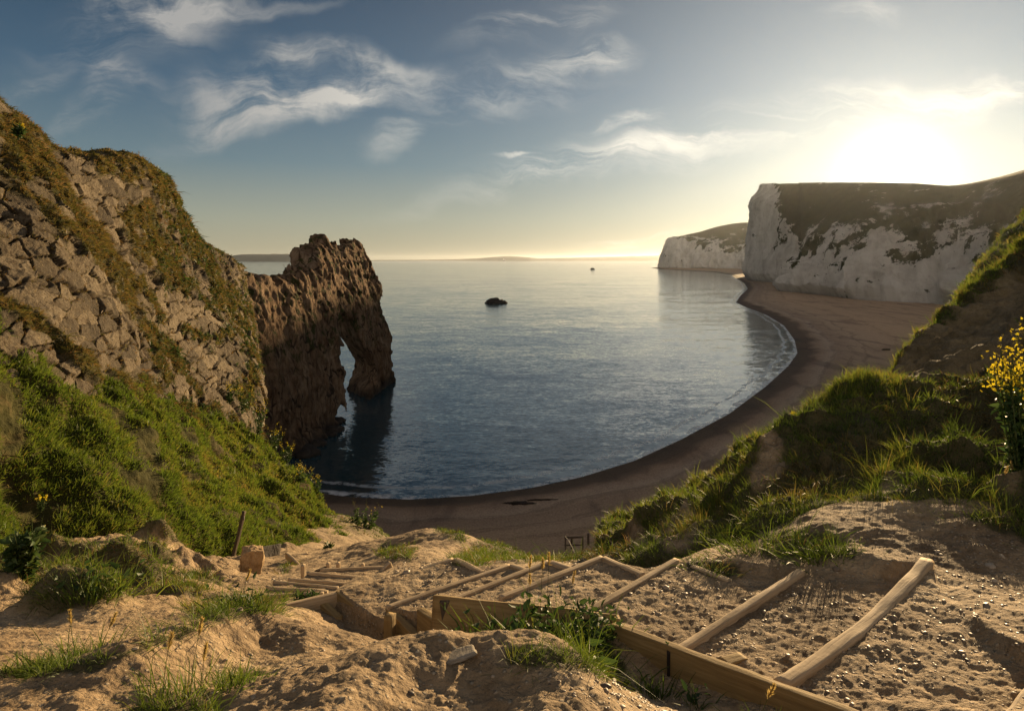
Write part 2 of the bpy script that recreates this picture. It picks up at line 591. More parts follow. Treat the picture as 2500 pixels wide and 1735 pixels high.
def mk_water():
    m, w = new_mat("sea_water")
    p = pos(w)
    shore = attr(w, 'shore')
    n = w.noise(p, 0.35, 5, 0.7)
    sw = w.math('ADD', shore, w.math('MULTIPLY', w.math('SUBTRACT', w.noise(p, 0.045, 3), 0.5), 7.0))
    foam = w.math('MULTIPLY', w.math('MAXIMUM', w.math('MULTIPLY', w.smooth(sw, -2.4, -0.6), 0.9), w.math('MULTIPLY', w.math('MULTIPLY', w.smooth(sw, -7.5, -6.2), w.smooth(sw, -4.6, -5.8)), 0.5)), w.smooth(n, 0.40, 0.60))
    b = w.n('ShaderNodeBsdfPrincipled')
    w.set(b, 'Base Color', w.mix(foam, (0.012, 0.036, 0.048), (0.6, 0.6, 0.6)))
    w.set(b, 'Roughness', w.mix(foam, (0.08, 0.08, 0.08), (0.9, 0.9, 0.9)))
    b.inputs['IOR'].default_value = 1.65
    # wave slopes taken straight from noise vectors, so that distant water keeps its slopes
    tot = None
    for sc, rot, amp, det in (((0.75, 1.6, 1), 0.5, 0.27, 3.0), ((0.16, 0.40, 1), -0.3, 0.14, 3.0), ((0.04, 0.11, 1), 0.15, 0.10, 4.0), ((0.008, 0.024, 1), 0.2, 0.08, 3.0)):
        nz = w.n('ShaderNodeTexNoise', i={'Vector': w.mapping(p, rot=(0, 0, rot), scale=sc), 'Scale': 1.0, 'Detail': det, 'Roughness': 0.6, 'Distortion': 0.6})
        c = w.n('ShaderNodeVectorMath', operation='SUBTRACT', i={0: nz.outputs['Color'], 1: (0.5, 0.5, 0.5)})
        c = w.n('ShaderNodeVectorMath', operation='SCALE', i={0: c.outputs[0], 'Scale': amp}).outputs[0]
        tot = c if tot is None else w.n('ShaderNodeVectorMath', operation='ADD', i={0: tot, 1: c}).outputs[0]
    flat = w.n('ShaderNodeVectorMath', operation='MULTIPLY', i={0: tot, 1: (1.0, 1.0, 0.0)})
    up = w.n('ShaderNodeVectorMath', operation='ADD', i={0: flat.outputs[0], 1: (0.0, 0.0, 1.0)})
    nrm = w.n('ShaderNodeVectorMath', operation='NORMALIZE', i={0: up.outputs[0]}).outputs[0]
    w.set(b, 'Normal', nrm)
    o = w.n('ShaderNodeOutputMaterial')
    w.t.links.new(b.outputs[0], o.inputs[0])
    return m


def mk_wood(name, a, b2, c):
    m, w = new_mat(name)
    tc = w.n('ShaderNodeTexCoord').outputs['Object']
    gr = w.noise(w.mapping(tc, scale=(1.3, 26, 26)), 1.0, 6, 0.65, 0.5)
    sp = w.noise(tc, 3.0, 5)
    col = w.ramp(gr, [(0.3, a), (0.52, b2), (0.72, c)])
    col = w.mix(w.math('MULTIPLY', w.smooth(sp, 0.5, 0.75), 0.6), col, w.mix(1.0, col, (0.6, 0.55, 0.48), 'MULTIPLY'))
    finish(w, col, 0.85, bumps=((gr, 0.7, 0.012), (w.noise(tc, 30.0, 4), 0.4, 0.004)), spec=0.2)
    return m


def mk_plain(name, c1, c2, scale, rough=0.9, trans=0.0, bump=0.5, bd=0.05):
    m, w = new_mat(name)
    p = w.n('ShaderNodeTexCoord').outputs['Object']
    n = w.noise(p, scale, 6, 0.65)
    finish(w, w.ramp(n, [(0.32, c1), (0.7, c2)]), rough, n, bump, bd, 0.2, trans)
    return m


M_DIRT = mk_dirt()
M_LIME = mk_limestone()
M_ARCH = mk_archrock()
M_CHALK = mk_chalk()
M_SHINGLE = mk_shingle()
M_WATER = mk_water()
M_TURF = mk_turf("turf", ((0.024, 0.024, 0.008), (0.050, 0.048, 0.014), (0.075, 0.055, 0.020), (0.11, 0.065, 0.028)))
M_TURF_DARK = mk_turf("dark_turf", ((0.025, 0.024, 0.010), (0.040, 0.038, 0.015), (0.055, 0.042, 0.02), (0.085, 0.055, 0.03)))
M_BLADE = mk_blades("grass_blades", ((0.042, 0.064, 0.010), (0.085, 0.130, 0.014), (0.135, 0.165, 0.020), (0.22, 0.165, 0.035), (0.28, 0.19, 0.065)))
M_BLADE_DRY = mk_blades("dry_grass_blades", ((0.05, 0.055, 0.014), (0.10, 0.092, 0.020), (0.15, 0.105, 0.028), (0.18, 0.10, 0.035), (0.25, 0.155, 0.06)))
M_WOOD = mk_wood("weathered_timber", (0.25, 0.175, 0.10), (0.40, 0.30, 0.185), (0.50, 0.39, 0.26))
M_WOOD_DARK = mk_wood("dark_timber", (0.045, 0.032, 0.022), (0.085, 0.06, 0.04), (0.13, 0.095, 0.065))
M_WOOD_TAN = mk_wood("treated_timber", (0.16, 0.105, 0.045), (0.24, 0.165, 0.07), (0.30, 0.215, 0.10))
M_STONE = mk_plain("buff_stone", (0.22, 0.14, 0.07), (0.42, 0.30, 0.17), 6.0, bump=0.9)
M_PALE = mk_plain("pale_stone", (0.20, 0.18, 0.15), (0.38, 0.35, 0.30), 5.0, bump=0.8)
M_SLATE = mk_plain("grey_slab", (0.15, 0.125, 0.095), (0.27, 0.235, 0.185), 9.0, bump=0.9, bd=0.02)
M_PEBBLE = mk_blades("pebble_stone", ((0.08, 0.06, 0.045), (0.18, 0.135, 0.09), (0.27, 0.21, 0.145), (0.35, 0.28, 0.20), (0.48, 0.43, 0.36)), 0.0)
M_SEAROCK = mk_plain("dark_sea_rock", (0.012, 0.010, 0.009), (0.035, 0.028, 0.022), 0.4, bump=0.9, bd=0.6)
M_WEED = mk_plain("seaweed", (0.010, 0.007, 0.005), (0.03, 0.02, 0.014), 2.0)
M_LEAF = mk_blades("leaves", ((0.018, 0.036, 0.010), (0.030, 0.060, 0.014), (0.050, 0.085, 0.02), (0.075, 0.10, 0.025)), 0.35)
M_STEM = mk_plain("stem", (0.05, 0.075, 0.02), (0.10, 0.11, 0.035), 8.0, trans=0.2)
M_YELLOW = mk_blades("yellow_petals", ((0.42, 0.31, 0.012), (0.56, 0.44, 0.02), (0.66, 0.54, 0.03)), 0.5)
M_EAR = mk_blades("seed_heads", ((0.30, 0.21, 0.06), (0.42, 0.30, 0.10), (0.5, 0.38, 0.15)), 0.5)
M_FARLAND = mk_plain("distant_land", (0.05, 0.06, 0.05), (0.09, 0.10, 0.075), 0.002, bump=0.0)
M_SHIPW = mk_plain("white_paint", (0.7, 0.7, 0.68), (0.8, 0.8, 0.78), 0.1, bump=0.0)
M_SHIPD = mk_plain("dark_paint", (0.03, 0.03, 0.035), (0.05, 0.05, 0.05), 0.1, bump=0.0)

# ------------------------------------------------------------------ scattering of grass


def proj(V):
    y = np.maximum(V[..., 1], 0.1)
    return CX + F * V[..., 0] / y, HZ + F * (CAMZ - V[..., 2]) / y


def polymask(px, py, pts):
    """1 on a stroke of varying half-width [(x, y, w)...], fading to 0 at twice the half-width"""
    best = np.full(px.shape, 9.0)
    pts = np.asarray(pts, float)
    if len(pts) == 1:
        pts = np.concatenate([pts, pts + 0.01])
    for a, b in zip(pts[:-1], pts[1:]):
        d = b[:2] - a[:2]
        t = np.clip(((px - a[0]) * d[0] + (py - a[1]) * d[1]) / (d @ d + 1e-9), 0, 1)
        r = np.hypot(px - a[0] - t * d[0], py - a[1] - t * d[1]) / (a[2] + t * (b[2] - a[2]))
        best = np.minimum(best, r)
    return 1 - sstep(0.75, 1.4, best)


def sample_grid(V, W, n, lod=1.0, extra=()):
    A = V[1:, :-1] - V[:-1, :-1]
    B = V[:-1, 1:] - V[:-1, :-1]
    area = np.linalg.norm(np.cross(A, B), axis=2)
    w = 0.25 * (W[1:, 1:] + W[:-1, :-1] + W[1:, :-1] + W[:-1, 1:])
    dist = np.linalg.norm(V[:-1, :-1] - (0, 0, CAMZ), axis=2)
    w = area * w / np.maximum(dist, 1.5) ** lod
    c = np.cumsum(w.ravel())
    k = np.searchsorted(c, RNG.random(n) * c[-1])
    k = np.minimum(k, w.size - 1)
    i, j = np.unravel_index(k, w.shape)
    a, b = RNG.random(n)[:, None], RNG.random(n)[:, None]

    def lerp(Q):
        return Q[i, j] * (1 - a) * (1 - b) + Q[i + 1, j] * a * (1 - b) + Q[i, j + 1] * (1 - a) * b + Q[i + 1, j + 1] * a * b
    return lerp(V), lerp(grid_up(V)), [lerp(e[..., None])[:, 0] for e in extra]


def grid_up(V):
    n = grid_normals(V)
    s = np.where(n[..., 2:3] < 0, -1.0, 1.0)
    return n * s


def unit(v):
    return v / (np.linalg.norm(v, axis=-1, keepdims=True) + 1e-9)


def blade_mesh(name, p, d, side, L, wd, droop, tint, mat):
    """flat two-segment blades: p base, d direction, side across, L length, wd width, droop bend vector"""
    n = len(p)
    L = L[:, None]
    h = side * (wd[:, None] * 0.5)
    m = p + d * L * 0.55 + droop * L * 0.22
    t = p + d * L * 0.92 + droop * L * 0.75
    v = np.stack([p - h, p + h, m + h * 0.75, m - h * 0.75, t], 1).reshape(-1, 3)
    b = np.arange(n)[:, None] * 5
    return link_mesh(name, v, [b + [0, 1, 2, 3], b + [3, 2, 4]], mat, True, {'tint': np.repeat(tint, 5)})


def tufts(name, V, W, n, k, L, wd, rad, mat, tint=(0.4, 0.25), up=0.7, lean=(0.1, -0.05, -0.25), splay=0.55, lod=1.0, tintmap=None, lvar=0.45):
    """n tufts of k blades on the grid V where W > 0; wd is the blade width at 10 m, growing with distance"""
    ex = [] if tintmap is None else [tintmap]
    p, nr, e = sample_grid(V, W, n, lod, ex)
    tb = (tint[0] + (0 if tintmap is None else e[0])) + tint[1] * RNG.normal(size=n)
    Lt = L * np.exp(lvar * RNG.normal(size=n))
    dist = np.linalg.norm(p - (0, 0, CAMZ), axis=1)
    p, nr, tb, Lt, dist = (np.repeat(a, k, axis=0) for a in (p, nr, tb, Lt, dist))
    m = n * k
    r = RNG.normal(size=(m, 3))
    r -= nr * np.sum(r * nr, 1, keepdims=True)
    q = p + r * (rad * np.sqrt(np.maximum(dist, 6) / 10))[:, None] * 0.5 - nr * 0.02
    d = unit(nr * (1 - up) + np.array([0, 0, up]) + r * splay * 0.5 + RNG.normal(size=(m, 3)) * 0.12)
    side = unit(np.cross(d, RNG.normal(size=(m, 3))))
    droop = np.array(lean) + r * splay * 0.35 + RNG.normal(size=(m, 3)) * 0.1
    ll = Lt * (0.6 + 0.6 * RNG.random(m))
    ww = wd * (0.7 + 0.6 * RNG.random(m)) * np.maximum(dist, 3.0) / 10
    o = blade_mesh(name, q, d, side, ll, ww, droop, np.clip(tb + 0.08 * RNG.normal(size=m), 0, 1), mat)
    return tag(o, kind='stuff')


# ------------------------------------------------------------------ sea and beach
SHORE = [(-220.0, 118.0), (-100.0, 121.0)] + [tuple(PZ(x, y, 0)[:2]) for x, y in [
    (762, 1200), (850, 1213), (1000, 1219), (1150, 1210), (1300, 1190), (1420, 1164), (1550, 1124), (1660, 1074), (1780, 1010), (1870, 943),
    (1925, 893), (1947, 862), (1940, 830), (1915, 795), (1872, 769), (1824, 751), (1797, 738), (1808, 722), (1826, 705), (1818, 692), (1798, 680),
    (1786, 671), (1740, 664), (1680, 661), (1625, 658)]]
SHORE += [(760.0, 3600.0), (3000.0, 5200.0)]
_LANDPOLY = np.array(SHORE + [(9000.0, 5200.0), (9000.0, -300.0), (-220.0, -300.0)])


def shore_dist(x, y):
    """signed distance to the waterline: positive on land"""
    d = np.full(x.shape, 1e9)
    for (ax, ay), (bx, by) in zip(SHORE[:-1], SHORE[1:]):
        ex, ey = bx - ax, by - ay
        t = np.clip(((x - ax) * ex + (y - ay) * ey) / (ex * ex + ey * ey), 0, 1)
        d = np.minimum(d, np.hypot(x - ax - t * ex, y - ay - t * ey))
    ins = np.zeros(x.shape, bool)
    q = _LANDPOLY
    for (ax, ay), (bx, by) in zip(q, np.roll(q, -1, axis=0)):
        c = ((ay > y) != (by > y))
        with np.errstate(divide='ignore', invalid='ignore'):
            xi = (bx - ax) * (y - ay) / (by - ay) + ax
        ins ^= c & (x < xi)
    return np.where(ins, d, -d)


def polar_grid(px0, px1, npx, y0, y1, ny):
    a = (np.linspace(px0, px1, npx) - CX) / F
    y = np.exp(np.linspace(math.log(y0), math.log(y1), ny))
    Y, A = np.meshgrid(y, a)
    return A * Y, Y


def build_sea():
    X, Y = polar_grid(-1100, 3600, 420, 60, 45000, 460)
    d = shore_dist(X, Y)
    V = np.stack([X, Y, np.zeros_like(X)], -1)
    o = link_mesh("sea", V, grid_faces(*X.shape), M_WATER, attrs={'shore': np.clip(d, -80, 80)})
    tag(o, "calm blue-grey sea filling the bay to the horizon", "sea", kind='structure')


def build_beach():
    X, Y = polar_grid(560, 2700, 460, 70, 3600, 380)
    d = shore_dist(X, Y)
    p = np.stack([X, Y, 0 * X], -1).reshape(-1, 3)
    n = fbm(p * (0.02, 0.02, 0), 3).reshape(X.shape)
    n2 = fbm(p * 0.25, 3).reshape(X.shape)
    dd = np.maximum(d, 0)
    z = 4.3 * (1 - np.exp(-dd / 24)) + 0.5 * np.exp(-((dd - 9 - 4 * n) / 3.5) ** 2) + 0.35 * np.exp(-((dd - 24 - 8 * n) / 4) ** 2)
    z += np.minimum(dd / 20, 1) * (0.35 * n + 0.08 * n2)
    z = np.where(d > 0, z, np.maximum(0.14 * d, -3))
    V = np.stack([X, Y, z], -1)
    o = link_mesh("beach", V, grid_faces(*X.shape), M_SHINGLE, attrs={'shore': np.clip(d, -80, 200)})
    tag(o, "curved brown shingle beach along the bay", "beach", kind='structure')


def net4(cols):
    """control net of (px, py, distance[, attribute]) rows to world points + attribute"""
    return np.array([[np.append(P(r[0], r[1], r[2]), r[3] if len(r) > 3 else 0.0) for r in c] for c in cols])


# ------------------------------------------------------------------ chalk cliffs
def build_chalk():
    head = [
        [(1880, 684, 1900), (1880, 640, 1900), (1880, 590, 1900), (1880, 530, 1900), (1880, 490, 1900), (1880, 470, 1900, .3), (1890, 470, 2000, 1)],
        [(1850, 686, 1560), (1853, 640, 1560), (1858, 590, 1565), (1862, 530, 1570), (1864, 480, 1575), (1866, 456, 1580, .3), (1880, 462, 1750, 1)],
        [(1827, 686, 1371), (1833, 640, 1376), (1841, 590, 1384), (1848, 530, 1395), (1851, 480, 1402), (1857, 452, 1408, .1), (1880, 456, 1650, 1)],
        [(1850, 690, 1290), (1853, 640, 1300), (1860, 590, 1315), (1864, 530, 1335), (1868, 480, 1350), (1876, 451, 1365, .1), (1885, 453, 1650, 1)],
        [(1885, 693, 1200), (1887, 645, 1220), (1890, 600, 1240), (1893, 540, 1265), (1898, 490, 1290, .05), (1899, 450, 1330, .8), (1905, 452, 1650, 1)],
        [(1930, 698, 1105), (1934, 650, 1125), (1938, 605, 1145), (1930, 555, 1175, .45), (1928, 500, 1220, 1), (1922, 449, 1290, 1), (1930, 452, 1650, 1)],
        [(1985, 702, 1040), (1988, 655, 1058), (1990, 615, 1080, .4), (1980, 565, 1110, .9), (1975, 505, 1180, 1), (1970, 449, 1250, 1), (1975, 452, 1600, 1)],
        [(2060, 710, 980), (2060, 660, 990, .4), (2060, 610, 1010, .8), (2060, 560, 1040, 1), (2060, 500, 1110, 1), (2060, 449, 1200, 1), (2060, 452, 1500, 1)]]
    bay = [
        [(1960, 712, 1010), (1965, 690, 1010), (1970, 660, 1015, .3), (1975, 620, 1030, .9), (1960, 540, 1060, 1), (1950, 449, 1120, 1), (1950, 452, 1400, 1)],
        [(1905, 716, 880), (1918, 692, 890), (1940, 662, 905, .15), (1962, 622, 925, .8), (1960, 530, 990, 1), (1960, 449, 1080, 1), (1960, 451, 1380, 1)],
        [(1960, 722, 810), (1966, 690, 822), (1980, 652, 840, .2), (2005, 605, 865, .6), (2010, 525, 940, 1), (2005, 448, 1030, 1), (2005, 450, 1350, 1)],
        [(2035, 729, 735), (2040, 695, 750), (2048, 645, 775, .25), (2055, 590, 805, .5), (2060, 520, 870, .95), (2055, 448, 980, 1), (2055, 450, 1300, 1)],
        [(2100, 739, 668), (2105, 700, 685), (2112, 650, 705, .3), (2120, 590, 740, .55), (2130, 520, 810, .8), (2130, 448, 930, 1), (2130, 450, 1250, 1)],
        [(2200, 745, 628), (2205, 700, 645, .05), (2215, 650, 670, .35), (2225, 585, 710, .5), (2235, 515, 780, .7), (2235, 450, 890, 1), (2235, 452, 1200, 1)],
        [(2300, 750, 595), (2306, 700, 610, .1), (2318, 650, 635, .45), (2328, 585, 670, .5), (2335, 515, 730, .65), (2328, 455, 830, 1), (2330, 455, 1150, 1)],
        [(2395, 760, 540), (2402, 700, 556, .2), (2412, 640, 580, .4), (2425, 575, 610, .48), (2440, 510, 660, .65), (2440, 437, 740, 1), (2440, 432, 1050, 1)],
        [(2520, 775, 480), (2526, 700, 492, .3), (2535, 625, 510, .42), (2545, 555, 535, .5), (2555, 485, 575, .75), (2556, 406, 645, 1), (2556, 400, 950, 1)],
        [(2700, 800, 420), (2704, 700, 430, .4), (2710, 600, 445, .5), (2716, 520, 465, .6), (2722, 450, 495, .9), (2722, 372, 560, 1), (2722, 366, 850, 1)],
        [(3100, 900, 300), (3100, 760, 310, .5), (3100, 600, 325, .7), (3100, 500, 345, .9), (3100, 420, 380, 1), (3100, 350, 450, 1), (3100, 350, 700, 1)]]
    bats = [
        [(1700, 653, 4600), (1700, 640, 4600), (1700, 620, 4600), (1700, 600, 4600, .2), (1700, 585, 4600, .6), (1700, 580, 4700, 1)],
        [(1618, 659, 3420), (1621, 644, 3425), (1627, 620, 3435), (1636, 596, 3450, 0), (1652, 581, 3480, .3), (1668, 579, 3900, 1)],
        [(1640, 660, 3260), (1641, 644, 3265), (1645, 618, 3280), (1654, 592, 3310, .1), (1672, 574, 3380, .95), (1690, 574, 3900, 1)],
        [(1680, 661, 3180), (1681, 645, 3190), (1684, 622, 3205), (1690, 600, 3235, .45), (1706, 567, 3360, 1), (1715, 568, 3900, 1)],
        [(1740, 662, 3080), (1741, 647, 3090), (1743, 630, 3105), (1748, 611, 3130, .5), (1750, 556, 3380, 1), (1755, 556, 3900, 1)],
        [(1795, 664, 2980), (1796, 650, 2990), (1797, 637, 3005), (1800, 624, 3030, .5), (1800, 549, 3400, 1), (1800, 549, 3900, 1)],
        [(1850, 668, 2880), (1850, 650, 2890), (1850, 628, 2905), (1850, 606, 2940, .45), (1850, 546, 3400, 1), (1850, 546, 3900, 1)],
        [(1960, 672, 2780), (1960, 650, 2790), (1960, 625, 2805), (1960, 600, 2840, .5), (1960, 546, 3400, 1), (1960, 546, 3900, 1)]]
    for nm, cols, nu, nv, am, lab in (
            ("chalk_headland", head, 330, 260, 8.0, "tall white chalk headland with a flat grassy top"),
            ("chalk_cliff", bay, 560, 260, 8.0, "broken chalk cliff patched with turf behind the beach"),
            ("far_headland", bats, 300, 120, 14.0, "low distant chalk headland with a green top, beyond the tall one")):
        g = patch(net4(cols), nu, nv)
        V, gr = g[..., :3], np.clip(g[..., 3], 0, 1)
        n = grid_normals(V)
        s = 1.0 if nm != "far_headland" else 0.45
        p = (V * (s, s, s * 0.28)).reshape(-1, 3)
        d = fbm(p * 0.022, 5, 0.55, ridged=True).reshape(gr.shape) * am
        d += fbm((V * (1, 1, 0.2)).reshape(-1, 3) * 0.05 * s + 9, 4, ridged=True).reshape(gr.shape) * am * 0.45
        d += fbm(V.reshape(-1, 3) * 0.09 * s, 4).reshape(gr.shape) * am * 0.25
        k = (1 - 0.85 * sstep(0.55, 0.95, gr))
        vv = np.linspace(0, 1, nv)
        fade = (np.minimum(1, vv * 14) * (1 - 0.85 * sstep(0.60, 0.76, vv)))[None, :]
        V = V + n * (d * k * fade)[..., None]
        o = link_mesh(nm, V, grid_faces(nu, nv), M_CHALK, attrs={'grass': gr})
        tag(o, lab, "cliff", kind='structure')
    # green valley side in front of the cliff, behind the near bank
    cols = [
        [(2250, 1000, 60), (2290, 830, 80), (2318, 760, 100), (2338, 716, 118), (2350, 730, 135), (2360, 900, 150)],
        [(2330, 1000, 55), (2350, 800, 80), (2370, 730, 105), (2400, 650, 128), (2405, 664, 150), (2420, 900, 170)],
        [(2420, 950, 50), (2440, 760, 78), (2460, 670, 110), (2480, 560, 140), (2490, 570, 165), (2500, 850, 190)],
        [(2540, 900, 45), (2550, 700, 75), (2560, 590, 110), (2580, 465, 150), (2590, 470, 180), (2600, 800, 220)],
        [(2800, 850, 40), (2800, 600, 70), (2800, 480, 110), (2800, 370, 160), (2800, 370, 200), (2800, 700, 240)]]
    V = patch(net4(cols), 200, 160)[..., :3]
    n = grid_up(V)
    d = fbm(V.reshape(-1, 3) * 0.09, 5).reshape(200, 160)
    V = V + n * (d * 1.1)[..., None]
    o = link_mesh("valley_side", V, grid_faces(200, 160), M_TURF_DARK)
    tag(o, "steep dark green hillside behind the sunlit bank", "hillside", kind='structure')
    tufts("valley_grass", V, np.ones(d.shape) * (V[..., 1] > 70), 9000, 4, 0.8, 0.017, 0.12, M_BLADE, (0.45, 0.2), lod=0.5)


# ------------------------------------------------------------------ distant land
def build_far_land():
    def ridge(name, pts, y, depth, label):
        pts = np.array(pts, float)
        xs = np.linspace(pts[0, 0], pts[-1, 0], 160)
        tops = np.interp(xs, pts[:, 0], pts[:, 1])
        nz = fbm(np.stack([xs * 0.06, 0 * xs, 0 * xs], 1), 4)
        rows = []
        for x, t, q in zip(xs, tops, nz):
            z = CAMZ + (HZ - t) / F * y + q * 0.05 * max(0, CAMZ + (HZ - t) / F * y)
            X = (x - CX) / F * y
            rows.append([(X, y, -4), (X, y + depth * .1, max(z * .55, -4)), (X * 1.01, y + depth * .3, max(z, -4)), (X * 1.02, y + depth * .6, max(z * 1.0, -4)), (X * 1.03, y + depth, -4)])
        o = link_mesh(name, np.array(rows), grid_faces(160, 5), M_FARLAND)
        tag(o, label, "far land", kind='structure')
    ridge("far_island", [(520, 640), (535, 624), (560, 620), (650, 619.5), (745, 619), (800, 621), (830, 640)], 16000, 3000, "flat-topped blue island on the horizon behind the arch")
    ridge("far_coast", [(880, 636.0), (905, 634.6), (1000, 634.4), (1100, 633), (1160, 630.5), (1200, 627), (1245, 624.6), (1290, 627.5), (1316, 630.5), (1400, 629),
                        (1480, 627), (1560, 624.5), (1650, 623), (1900, 622)], 26000, 5000, "thin low coastline along the horizon")


# ------------------------------------------------------------------ left rock hill
def build_left_hill():
    cols = [
        [(-260, 1100, 14), (-260, 850, 15), (-250, 700, 17), (-240, 540, 19), (-240, 360, 22), (-240, 170, 26), (-240, 180, 34), (-240, 300, 46)],
        [(-40, 1050, 19), (-40, 860, 20.5), (-40, 700, 23), (-40, 560, 25.5), (-40, 400, 28.5), (-40, 233, 32), (-40, 250, 40), (-40, 400, 55)],
        [(140, 1080, 21.5), (130, 925, 23), (130, 760, 26), (140, 600, 29.5), (145, 470, 33), (150, 368, 37), (155, 390, 45), (160, 520, 62)],
        [(275, 1100, 25.5), (268, 955, 27), (260, 820, 31), (260, 665, 35), (268, 525, 39.5), (285, 396, 45), (290, 405, 54), (300, 540, 75)],
        [(405, 1150, 32), (400, 1015, 34), (390, 880, 39), (385, 720, 44), (385, 560, 50), (395, 447, 56), (402, 456, 66), (410, 600, 90)],
        [(470, 1150, 37), (465, 1022, 39), (450, 900, 44), (440, 770, 49), (440, 630, 55), (442, 520, 61), (446, 530, 72), (450, 680, 98)],
        [(535, 1160, 43), (525, 1035, 45), (508, 925, 50), (498, 810, 54), (492, 690, 60), (488, 590, 66), (490, 600, 78), (495, 740, 106)],
        [(600, 1300, 50), (595, 1060, 53), (583, 940, 56), (568, 830, 61), (552, 725, 68), (540, 634, 76), (542, 645, 90), (545, 760, 120)],
        [(650, 1500, 58), (628, 1070, 60), (622, 940, 64), (612, 830, 70), (592, 735, 80), (572, 652, 92), (572, 662, 108), (572, 760, 140)],
        [(640, 1500, 80), (628, 1080, 80), (624, 950, 84), (612, 840, 90), (596, 745, 102), (584, 664, 116), (584, 672, 130), (584, 760, 160)],
        [(610, 1300, 115), (608, 1080, 115), (604, 950, 118), (598, 850, 122), (590, 760, 132), (580, 680, 142), (580, 690, 150), (580, 760, 170)]]
    nu, nv = 900, 420
    u = patch(net4(cols)[..., :3], nu, nv)
    # refine the parameter along u so the near columns get an even share
    V = u
    n = grid_normals(V)
    n *= np.where(n[..., :1] + 0.3 * n[..., 2:] < 0, -1, 1)
    S = np.zeros(V.shape[:2])
    T = np.zeros(V.shape[:2])
    S[1:] = np.cumsum(np.linalg.norm(np.diff(V, axis=0), axis=2), axis=0)
    S = np.repeat(S[:, nv // 3:nv // 3 + 1], nv, 1)
    T[:, 1:] = np.cumsum(np.linalg.norm(np.diff(V, axis=1), axis=2), axis=1)
    px, py = proj(V)
    flat = V.reshape(-1, 3)
    w1 = fbm(flat * 0.35, 3).reshape(S.shape)
    w2 = fbm(flat * 0.35 + 41, 3).reshape(S.shape)
    # blocks: grow with distance along the strike
    sc = 1.0 / (1.28 + 0.016 * np.maximum(S - 10, 0))
    a = math.radians(24)
    q = np.stack([(S * math.cos(a) + T * math.sin(a)) * sc * 0.92 + 0.14 * w1, (-S * math.sin(a) + T * math.cos(a)) * sc * 1.18 + 0.14 * w2], -1).reshape(-1, 2)
    f1, f2, cid, off = worley(q, 0.95)
    e = (f2 - f1).reshape(S.shape)
    e = e + 0.16 * sstep(0.05, 0.45, fbm(flat * 0.75 + 55, 3).reshape(S.shape))
    tone = ((cid * 7919) % 997 / 997.0).reshape(S.shape)
    hgt = ((cid * 104729) % 991 / 991.0).reshape(S.shape)
    # second, smaller jointing
    g1, g2, gid, _ = worley(q * (2.6, 1.9) + 5.3, 0.9)
    e2 = (g2 - g1).reshape(S.shape)
    h2 = ((gid * 7919) % 997 / 997.0).reshape(S.shape)
    nz = fbm(flat * 0.9, 5, 0.55).reshape(S.shape)
    strokes = [
        [(-120, 310, 85), (20, 380, 66), (100, 470, 46), (220, 610, 30), (320, 745, 22), (400, 850, 16), (470, 950, 12)],
        [(40, 320, 36), (140, 440, 30), (250, 575, 22), (330, 690, 18), (380, 760, 12)],
        [(255, 405, 20), (330, 408, 26), (400, 455, 24), (445, 545, 22), (490, 625, 22), (540, 720, 14), (560, 790, 10)],
        [(330, 530, 34), (385, 610, 34), (440, 700, 24)],
        [(440, 818, 8), (600, 826, 12)],
        [(-60, 730, 26), (60, 770, 22), (150, 865, 18), (250, 925, 24), (350, 955, 26)],
        [(330, 760, 8), (400, 930, 10)],
        [(560, 700, 14), (590, 800, 16), (600, 870, 18), (590, 960, 26)],
        [(420, 1010, 30), (560, 1060, 40), (640, 1110, 40)]]
    veg = np.zeros(S.shape)
    jx, jy = px + 26 * w1 + 14 * nz, py + 26 * w2 + 10 * nz
    for st in strokes:
        veg = np.maximum(veg, polymask(jx, jy, st))
    patchy = fbm(flat * 0.28 + 9, 4).reshape(S.shape)
    right = sstep(290, 420, px) * (1 - sstep(760, 900, py))
    veg = veg * (1 - 0.9 * sstep(0.10, 0.38, fbm(flat * 0.42 + 77, 3).reshape(S.shape)))
    veg = np.maximum(veg, sstep(0.16, 0.42, patchy) * right * 0.95)
    top = np.linspace(0, 1, nv)[None, :]
    veg = np.maximum(veg, sstep(0.72, 0.80, top + 0.02 * nz))
    gap = sstep(0.012, 0.06, e)
    # sloping slabs near the top right
    slab = sstep(300, 380, px) * (1 - sstep(640, 760, py + 30 * w1))
    st1 = np.abs((0.6 * S + 0.9 * T) * 0.9 + 1.2 * w1 % 1.0)
    st1 = np.abs(((0.55 * S + 0.85 * T) * 0.75 + 0.9 * w1) % 1.0 - 0.5)
    tl = (off[:, 0] * np.cos(cid * 1.7) + off[:, 1] * np.sin(cid * 1.7)).reshape(S.shape)
    block = gap * (0.24 + 0.24 * hgt + 0.15 * tl) + 0.07 * sstep(0.0, 0.05, e2) * (h2 - 0.2) * (tone > 0.35)
    amp = 1.0 + 0.016 * np.maximum(S - 12, 0)
    # long open joints along the dip
    jn = np.abs(((0.50 * S - 0.87 * T) * 0.24 + 0.30 * w2) % 1.0 - 0.5)
    jn = sstep(0.035, 0.0, jn)
    block = block - 0.30 * jn
    rock = (block * (1 - slab) + slab * (0.55 * st1 + 0.4 * gap * hgt)) * amp + 0.10 * nz * amp - 0.25
    soft = 0.25 + 0.30 * fbm(flat * 0.8 + 3, 4).reshape(S.shape) + 0.25 * w1
    d = rock * (1 - veg) + soft * veg
    big = fbm(flat * 0.09 + 2, 3).reshape(S.shape) * 0.5
    V = V + n * (d + big)[..., None]
    crack = (1 - sstep(0.03, 0.085, e)) * (1 - slab) + slab * sstep(0.40, 0.47, st1) * 0.8
    crack = np.maximum(crack, jn * 0.9)
